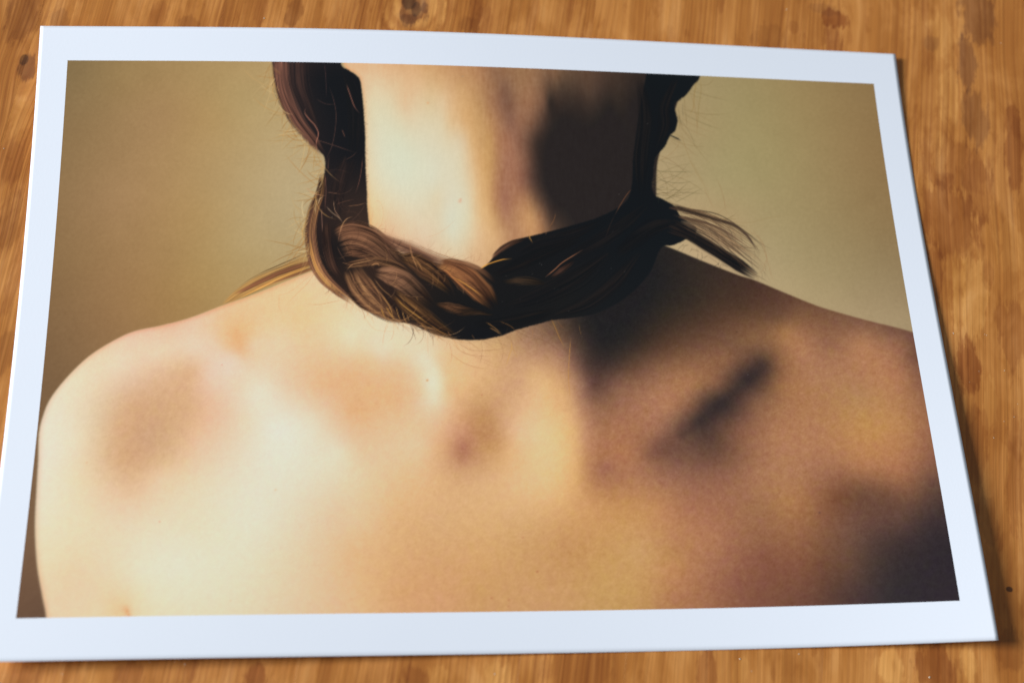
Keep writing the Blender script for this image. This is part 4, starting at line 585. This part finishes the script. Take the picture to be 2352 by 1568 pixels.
# ---------------------------------------------------------------- table top of edge-glued pine staves
TURN = math.radians(-9.0)                      # the staves run 9 degrees off the sheet
def wood_material():
    m, nt, bs = mat('varnished_pine')
    tc = node(nt, 'ShaderNodeTexCoord'); sep = node(nt, 'ShaderNodeSeparateXYZ', i={0: tc.outputs['Object']})
    rnd = node(nt, 'ShaderNodeAttribute', attribute_type='OBJECT', attribute_name='stave_seed').outputs['Fac']; x, y = sep.outputs[0], sep.outputs[1]
    def nz(sx, sy, zoff, detail=3.0, rough=.55, xx=x, dist=0.0):
        v = node(nt, 'ShaderNodeCombineXYZ', i={0: math_(nt, 'MULTIPLY', xx, sx), 1: math_(nt, 'MULTIPLY', y, sy), 2: math_(nt, 'MULTIPLY_ADD', rnd, 41.0, zoff)})
        return node(nt, 'ShaderNodeTexNoise', i={0: v.outputs[0], 'Scale': 1.0, 'Detail': detail, 'Roughness': rough, 'Distortion': dist}).outputs[0]
    # knots push the grain lines aside
    bend = math_(nt, 'MULTIPLY', math_(nt, 'SUBTRACT', nz(9, 5, 3.1, 2), .5), .016)
    for (kx, ky, kr) in KNOTS:
        dx = math_(nt, 'SUBTRACT', x, kx); dy = math_(nt, 'SUBTRACT', y, ky)
        g = math_(nt, 'MULTIPLY', math_(nt, 'ADD', math_(nt, 'MULTIPLY', dx, dx), math_(nt, 'MULTIPLY', math_(nt, 'MULTIPLY', dy, dy), .16)), -1.0 / (kr * kr))
        e = math_(nt, 'POWER', 2.718, g)
        bend = math_(nt, 'ADD', bend, math_(nt, 'MULTIPLY', math_(nt, 'MULTIPLY', dx, e), -.75))
    xb = math_(nt, 'ADD', x, bend)
    lines = nz(640, 5, 1.7, 2.0, .5, xb)
    rings = nz(150, 2.4, 9.3, 3.0, .6, xb)
    fine = nz(1600, 26, 5.5, 2.0, .5, xb)
    patch = nz(46, 16, 2.2, 4.0, .6, xb, .5)
    patch2 = nz(120, 50, 7.7, 3.0, .6, xb, .4)
    broad = nz(16, 6, 4.4, 2.0)
    t = math_(nt, 'ADD', math_(nt, 'MULTIPLY', smooth(nt, rings, .30, .70), .38), math_(nt, 'MULTIPLY', smooth(nt, patch, .32, .68), .56))
    col = ramp(nt, t, [(0.0, (.42, .142, .024)), (.35, (.50, .184, .034)), (.65, (.63, .256, .058)), (1.0, (.76, .352, .102))])
    # late-wood lines, strong in some staves and nearly gone in others
    ph = math_(nt, 'ADD', math_(nt, 'MULTIPLY', xb, 2300.0), math_(nt, 'MULTIPLY', nz(70, 3, 12.1, 2.0, .5, xb), 26.0))
    late = math_(nt, 'POWER', math_(nt, 'MULTIPLY_ADD', math_(nt, 'SINE', ph), .5, .5), 3.0)
    late = math_(nt, 'MULTIPLY', late, math_(nt, 'MULTIPLY', smooth(nt, nz(24, 4, 15.5, 2.0), .42, .62), .40))
    col = mix(nt, late, col, (.52, .36, .32), 'MULTIPLY')
    col = mix(nt, math_(nt, 'MULTIPLY', smooth(nt, lines, .56, .36), .30), col, (.60, .50, .44), 'MULTIPLY')
    col = mix(nt, math_(nt, 'MULTIPLY', smooth(nt, patch2, .57, .70), .45), col, (.68, .56, .46), 'MULTIPLY')
    col = mix(nt, math_(nt, 'MULTIPLY', smooth(nt, broad, .45, .65), .30), col, (.80, .74, .70), 'MULTIPLY')
    wob = math_(nt, 'MULTIPLY', math_(nt, 'SUBTRACT', nz(230, 80, 6.6, 4.0, .62), .5), 1.9)
    wob2 = math_(nt, 'MULTIPLY', math_(nt, 'SUBTRACT', nz(900, 60, 8.8, 2.0, .6), .5), .7)
    wobs = math_(nt, 'ADD', wob, wob2)
    KIND = {'d': (.62, .54, .50), 'r': (.62, .48, .42), 'l': (1.26, 1.42, 1.60), 'p': (.56, .52, .62), 'k': (.24, .25, .36)}
    for (bx, by, rx, ry, k, s) in WOOD:
        dx = math_(nt, 'MULTIPLY', math_(nt, 'SUBTRACT', x, bx), 1 / rx); dy = math_(nt, 'MULTIPLY', math_(nt, 'SUBTRACT', y, by), 1 / ry)
        d = math_(nt, 'SQRT', math_(nt, 'MULTIPLY_ADD', dx, dx, math_(nt, 'MULTIPLY', dy, dy)))
        if k == 'l' and rx > .012 and s == .8:      # halo of a knot: rings of growth
            rg = math_(nt, 'MULTIPLY_ADD', math_(nt, 'SINE', math_(nt, 'MULTIPLY_ADD', d, 17.0, math_(nt, 'MULTIPLY', wob, 3.0))), .5, .5)
            col = mix(nt, math_(nt, 'MULTIPLY', math_(nt, 'MULTIPLY', rg, smooth(nt, d, 1.6, 1.1)), .6), col, (.60, .45, .36), 'MULTIPLY')
        d = math_(nt, 'MULTIPLY_ADD', wobs, .45 if k == 'k' else 1.0, d)
        col = mix(nt, math_(nt, 'MULTIPLY', smooth(nt, d, 1.16, .80), min(1.0, s * 1.25)), col, KIND[k], 'MULTIPLY')
    col = mix(nt, math_(nt, 'MULTIPLY', smooth(nt, fine, .35, .65), .14), col, (.70, .62, .56), 'MULTIPLY')
    tone = math_(nt, 'MULTIPLY_ADD', rnd, .06, 1.06)
    hsv = node(nt, 'ShaderNodeHueSaturation', i={'Value': tone, 'Color': col, 'Saturation': 1.0})
    nt.links.new(hsv.outputs[0], bs.inputs['Base Color'])
    bs.inputs['Roughness'].default_value = .42; bs.inputs['Specular IOR Level'].default_value = .35
    rr = math_(nt, 'MULTIPLY_ADD', patch, .30, .28); nt.links.new(rr, bs.inputs['Roughness'])
    bump = node(nt, 'ShaderNodeBump', i={'Strength': .35, 'Distance': .0004, 'Height': math_(nt, 'ADD', lines, math_(nt, 'MULTIPLY', fine, .6))})
    nt.links.new(bump.outputs[0], bs.inputs['Normal'])
    return m
KNOTS = [(WOOD[8][0], WOOD[8][1], .017), (WOOD[15][0], WOOD[15][1], .009), (WOOD[18][0], WOOD[18][1], .007), (.060, -.190, .010)]
pine = wood_material()
table = bpy.data.objects.new('tabletop', None); C.objects.link(table); table.rotation_euler = (0, 0, TURN)
table['kind'] = 'structure'; table['label'] = 'orange-brown varnished pine table top of edge-glued staves'; table['category'] = 'table'
SEAMS = [-.760, -.670, -.580, -.490, -.400, -.310, -.237, -.1516, -.060, .0302, .0740, .1576, .1975, .300, .400, .495, .590, .680, .770]
for k in range(len(SEAMS) - 1):
    a, b = SEAMS[k] + .00001, SEAMS[k + 1] - .00001; L0, L1, th = -.75, .95, .024
    prof = [(a, -.00003), (a + .00005, 0), (b - .00005, 0), (b, -.00003), (b, -th), (a, -th)]
    vs = [(px_, yy, zz) for yy in (L0, L1) for (px_, zz) in prof]; n = 6
    fs = [(i, (i + 1) % n, n + (i + 1) % n, n + i) for i in range(n)] + [(0, 5, 4, 3), (0, 3, 2, 1), (6, 7, 8, 9), (6, 9, 10, 11)]
    o = mesh_obj('stave', vs, fs, pine, table, False); o['stave_seed'] = (k * .618 + .17) % 1.0

# dust and crumbs lying on the wood: loose specks nobody would count
dm, nt, bs = mat('pale_dust'); bs.inputs['Base Color'].default_value = (.78, .70, .52, 1); bs.inputs['Roughness'].default_value = .8
vs, fs = [], []
rd = np.random.default_rng(5)
for (sx, sy, r) in SPECKS:
    r = r * .00045; k = len(vs); an = rd.uniform(0, 6.3); st_ = rd.uniform(1, 2.2)
    for (ux, uy, uz) in ((1, 0, .5), (0, 1, .5), (-1, 0, .5), (0, -1, .5), (0, 0, 1), (0, 0, 0)):
        qx, qy = ux * r * st_, uy * r; vs.append((sx + qx * math.cos(an) - qy * math.sin(an), sy + qx * math.sin(an) + qy * math.cos(an), uz * r * 1.2 + .00002))
    fs += [(k + i, k + (i + 1) % 4, k + 4) for i in range(4)] + [(k + (i + 1) % 4, k + i, k + 5) for i in range(4)]
dust = mesh_obj('dust_specks', vs, fs, dm, None, False); dust.rotation_euler = (0, 0, TURN)
dust['kind'] = 'stuff'; dust['label'] = 'tiny pale dust specks and crumbs scattered on the wood'; dust['category'] = 'dust'

# ---------------------------------------------------------------- the print
PWM, PHM = .393, .262; BX, BY = .0135, .0175; TH = .0002
CURL = [((0, 0), 0.002016), ((0, 1), 0.003665), ((0, 2), 0.004839), ((0, 3), 0.001063), ((0, 4), -0.000254), ((1, 0), -0.001958), ((1, 1), -0.000922), ((1, 2), -0.004172), ((1, 3), 0.001268), ((1, 4), 0.000191), ((2, 0), -0.001637), ((2, 1), -0.005842), ((2, 2), 0.000679), ((2, 3), 0.000356), ((3, 0), 0.003702), ((3, 1), -0.002065), ((3, 2), 0.001314), ((4, 0), 0.000871), ((4, 1), 0.000594), ((5, 0), -0.001104)]
def height(x, y):
    a = x / (PWM / 2); b = y / (PHM / 2); z = 0 * x
    for (i, j), c in CURL: z = z + c * a ** i * b ** j
    return np.maximum(z, .0002) + TH
print_obj = bpy.data.objects.new('photo_print', None); C.objects.link(print_obj)
print_obj['label'] = 'large curling colour photo print with white border, a braid round bare shoulders'; print_obj['category'] = 'photo print'

pm, nt, bs = mat('satin_photo_paper')
tcn = node(nt, 'ShaderNodeTexCoord')
fib = node(nt, 'ShaderNodeTexNoise', i={0: tcn.outputs['Object'], 'Scale': 900.0, 'Detail': 3.0, 'Roughness': .6}).outputs[0]
mot = node(nt, 'ShaderNodeTexNoise', i={0: tcn.outputs['Object'], 'Scale': 60.0, 'Detail': 2.0}).outputs[0]
pc = mix(nt, math_(nt, 'MULTIPLY', mot, .5), (.915, .920, .935), (.930, .935, .950))
nt.links.new(pc, bs.inputs['Base Color']); bs.inputs['Roughness'].default_value = .5; bs.inputs['Specular IOR Level'].default_value = .3
bmp = node(nt, 'ShaderNodeBump', i={'Strength': .12, 'Distance': .0002, 'Height': fib}); nt.links.new(bmp.outputs[0], bs.inputs['Normal'])

im, nt, bs = mat('printed_ink_on_paper')
att = node(nt, 'ShaderNodeAttribute', attribute_name='ink')
tcn = node(nt, 'ShaderNodeTexCoord')
fib = node(nt, 'ShaderNodeTexNoise', i={0: tcn.outputs['Object'], 'Scale': 1400.0, 'Detail': 2.0, 'Roughness': .6}).outputs[0]
gr = math_(nt, 'MULTIPLY_ADD', fib, .08, .96)
ink = node(nt, 'ShaderNodeVectorMath', operation='SCALE', i={0: att.outputs['Color'], 'Scale': gr})
nt.links.new(ink.outputs[0], bs.inputs['Base Color']); bs.inputs['Roughness'].default_value = .46; bs.inputs['Specular IOR Level'].default_value = .3
bmp = node(nt, 'ShaderNodeBump', i={'Strength': .12, 'Distance': .0002, 'Height': fib}); nt.links.new(bmp.outputs[0], bs.inputs['Normal'])

# white sheet: border ring, edges and back
nx, ny = 120, 84
gx = np.unique(np.r_[np.linspace(-PWM / 2 - BX, -PWM / 2, 9), np.linspace(-PWM / 2, PWM / 2, nx), np.linspace(PWM / 2, PWM / 2 + BX, 9)].round(7))
gy = np.unique(np.r_[np.linspace(-PHM / 2 - BY, -PHM / 2, 9), np.linspace(-PHM / 2, PHM / 2, ny), np.linspace(PHM / 2, PHM / 2 + BY, 9)].round(7))
X, Y = np.meshgrid(gx, gy); Z = height(X, Y); n, m_ = X.shape; N = n * m_
V = np.concatenate([np.stack([X, Y, Z], -1).reshape(-1, 3), np.stack([X, Y, Z - TH], -1).reshape(-1, 3)])
F = []
for r in range(n - 1):
    for c in range(m_ - 1):
        i0, i1, i2, i3 = r * m_ + c, r * m_ + c + 1, (r + 1) * m_ + c + 1, (r + 1) * m_ + c
        mx, my = (gx[c] + gx[c + 1]) / 2, (gy[r] + gy[r + 1]) / 2
        if not (abs(mx) < PWM / 2 and abs(my) < PHM / 2): F.append((i0, i1, i2, i3))
        F.append((N + i3, N + i2, N + i1, N + i0))
NTOP = len(F)
for c in range(m_ - 1):
    F.append((c, N + c, N + c + 1, c + 1)); q = (n - 1) * m_; F.append((q + c + 1, N + q + c + 1, N + q + c, q + c))
for r in range(n - 1):
    F.append(((r + 1) * m_, N + (r + 1) * m_, N + r * m_, r * m_)); q = m_ - 1; F.append((r * m_ + q, N + r * m_ + q, N + (r + 1) * m_ + q, (r + 1) * m_ + q))
sheet = mesh_obj('paper_sheet', V, F, pm, print_obj, True)
fl = np.ones(len(sheet.data.polygons), bool); fl[NTOP:] = False; sheet.data.polygons.foreach_set('use_smooth', fl)
sheet['label'] = 'white paper with a plain border, corners curling up'

# the ink: three printed areas of the one picture, each a piece of the same fine surface
pic, sh, nk, cov = paint()
NX, NY = 1000, 667
def sample(a):
    a = blur(a.astype(np.float32), .8); yy = np.linspace(0, PH - 1, NY).round().astype(int); xx = np.linspace(0, PW - 1, NX).round().astype(int)
    return a[np.ix_(yy, xx)]
srgb = sample(pic) / 255.0
lin = np.where(srgb <= .04045, srgb / 12.92, ((srgb + .055) / 1.055) ** 2.4)
INK_GAIN = (0.772, 0.858, 0.960); INK_LIFT = (0.0076, 0.0074, 0.0080)
alb = np.clip((lin - np.array(INK_LIFT)) / np.array(INK_GAIN), .002, .95)
xs = np.linspace(-PWM / 2, PWM / 2, NX); ys = np.linspace(PHM / 2, -PHM / 2, NY)
X, Y = np.meshgrid(xs, ys); V = np.stack([X, Y, height(X, Y)], -1).reshape(-1, 3)
idx = np.arange(NX * NY).reshape(NY, NX)
Q = np.stack([idx[1:, :-1], idx[1:, 1:], idx[:-1, 1:], idx[:-1, :-1]], -1).reshape(-1, 4)
neckm = sample(nk); bodym = sample(sh); hairm = sample(cov)
reg = np.where(hairm > .5, 3, np.where(neckm > .5, 2, np.where(bodym > .5, 1, np.where(X < 0, 0, 4))))
rq = reg[:-1, :-1].reshape(-1)
RGBA = np.concatenate([alb.reshape(-1, 3), np.ones((NX * NY, 1))], 1).astype(np.float32)
for k, (nm, lb) in enumerate((('printed_backdrop', 'printed olive-tan backdrop left of the braid'), ('printed_shoulders', 'printed bare shoulders and upper back'), ('printed_neck', 'printed nape, half lit and half in deep shade'), ('printed_braid', 'printed dark brown braid wrapped round the neck'), ('printed_backdrop', 'printed olive backdrop right of the braid'))):
    f = Q[rq == k]; used = np.unique(f); remap = np.zeros(NX * NY, np.int32); remap[used] = np.arange(len(used))
    o = mesh_obj(nm, V[used], remap[f], im, print_obj, True); o['label'] = lb
    at = o.data.attributes.new('ink', 'FLOAT_COLOR', 'POINT'); at.data.foreach_set('color', RGBA[used].ravel())
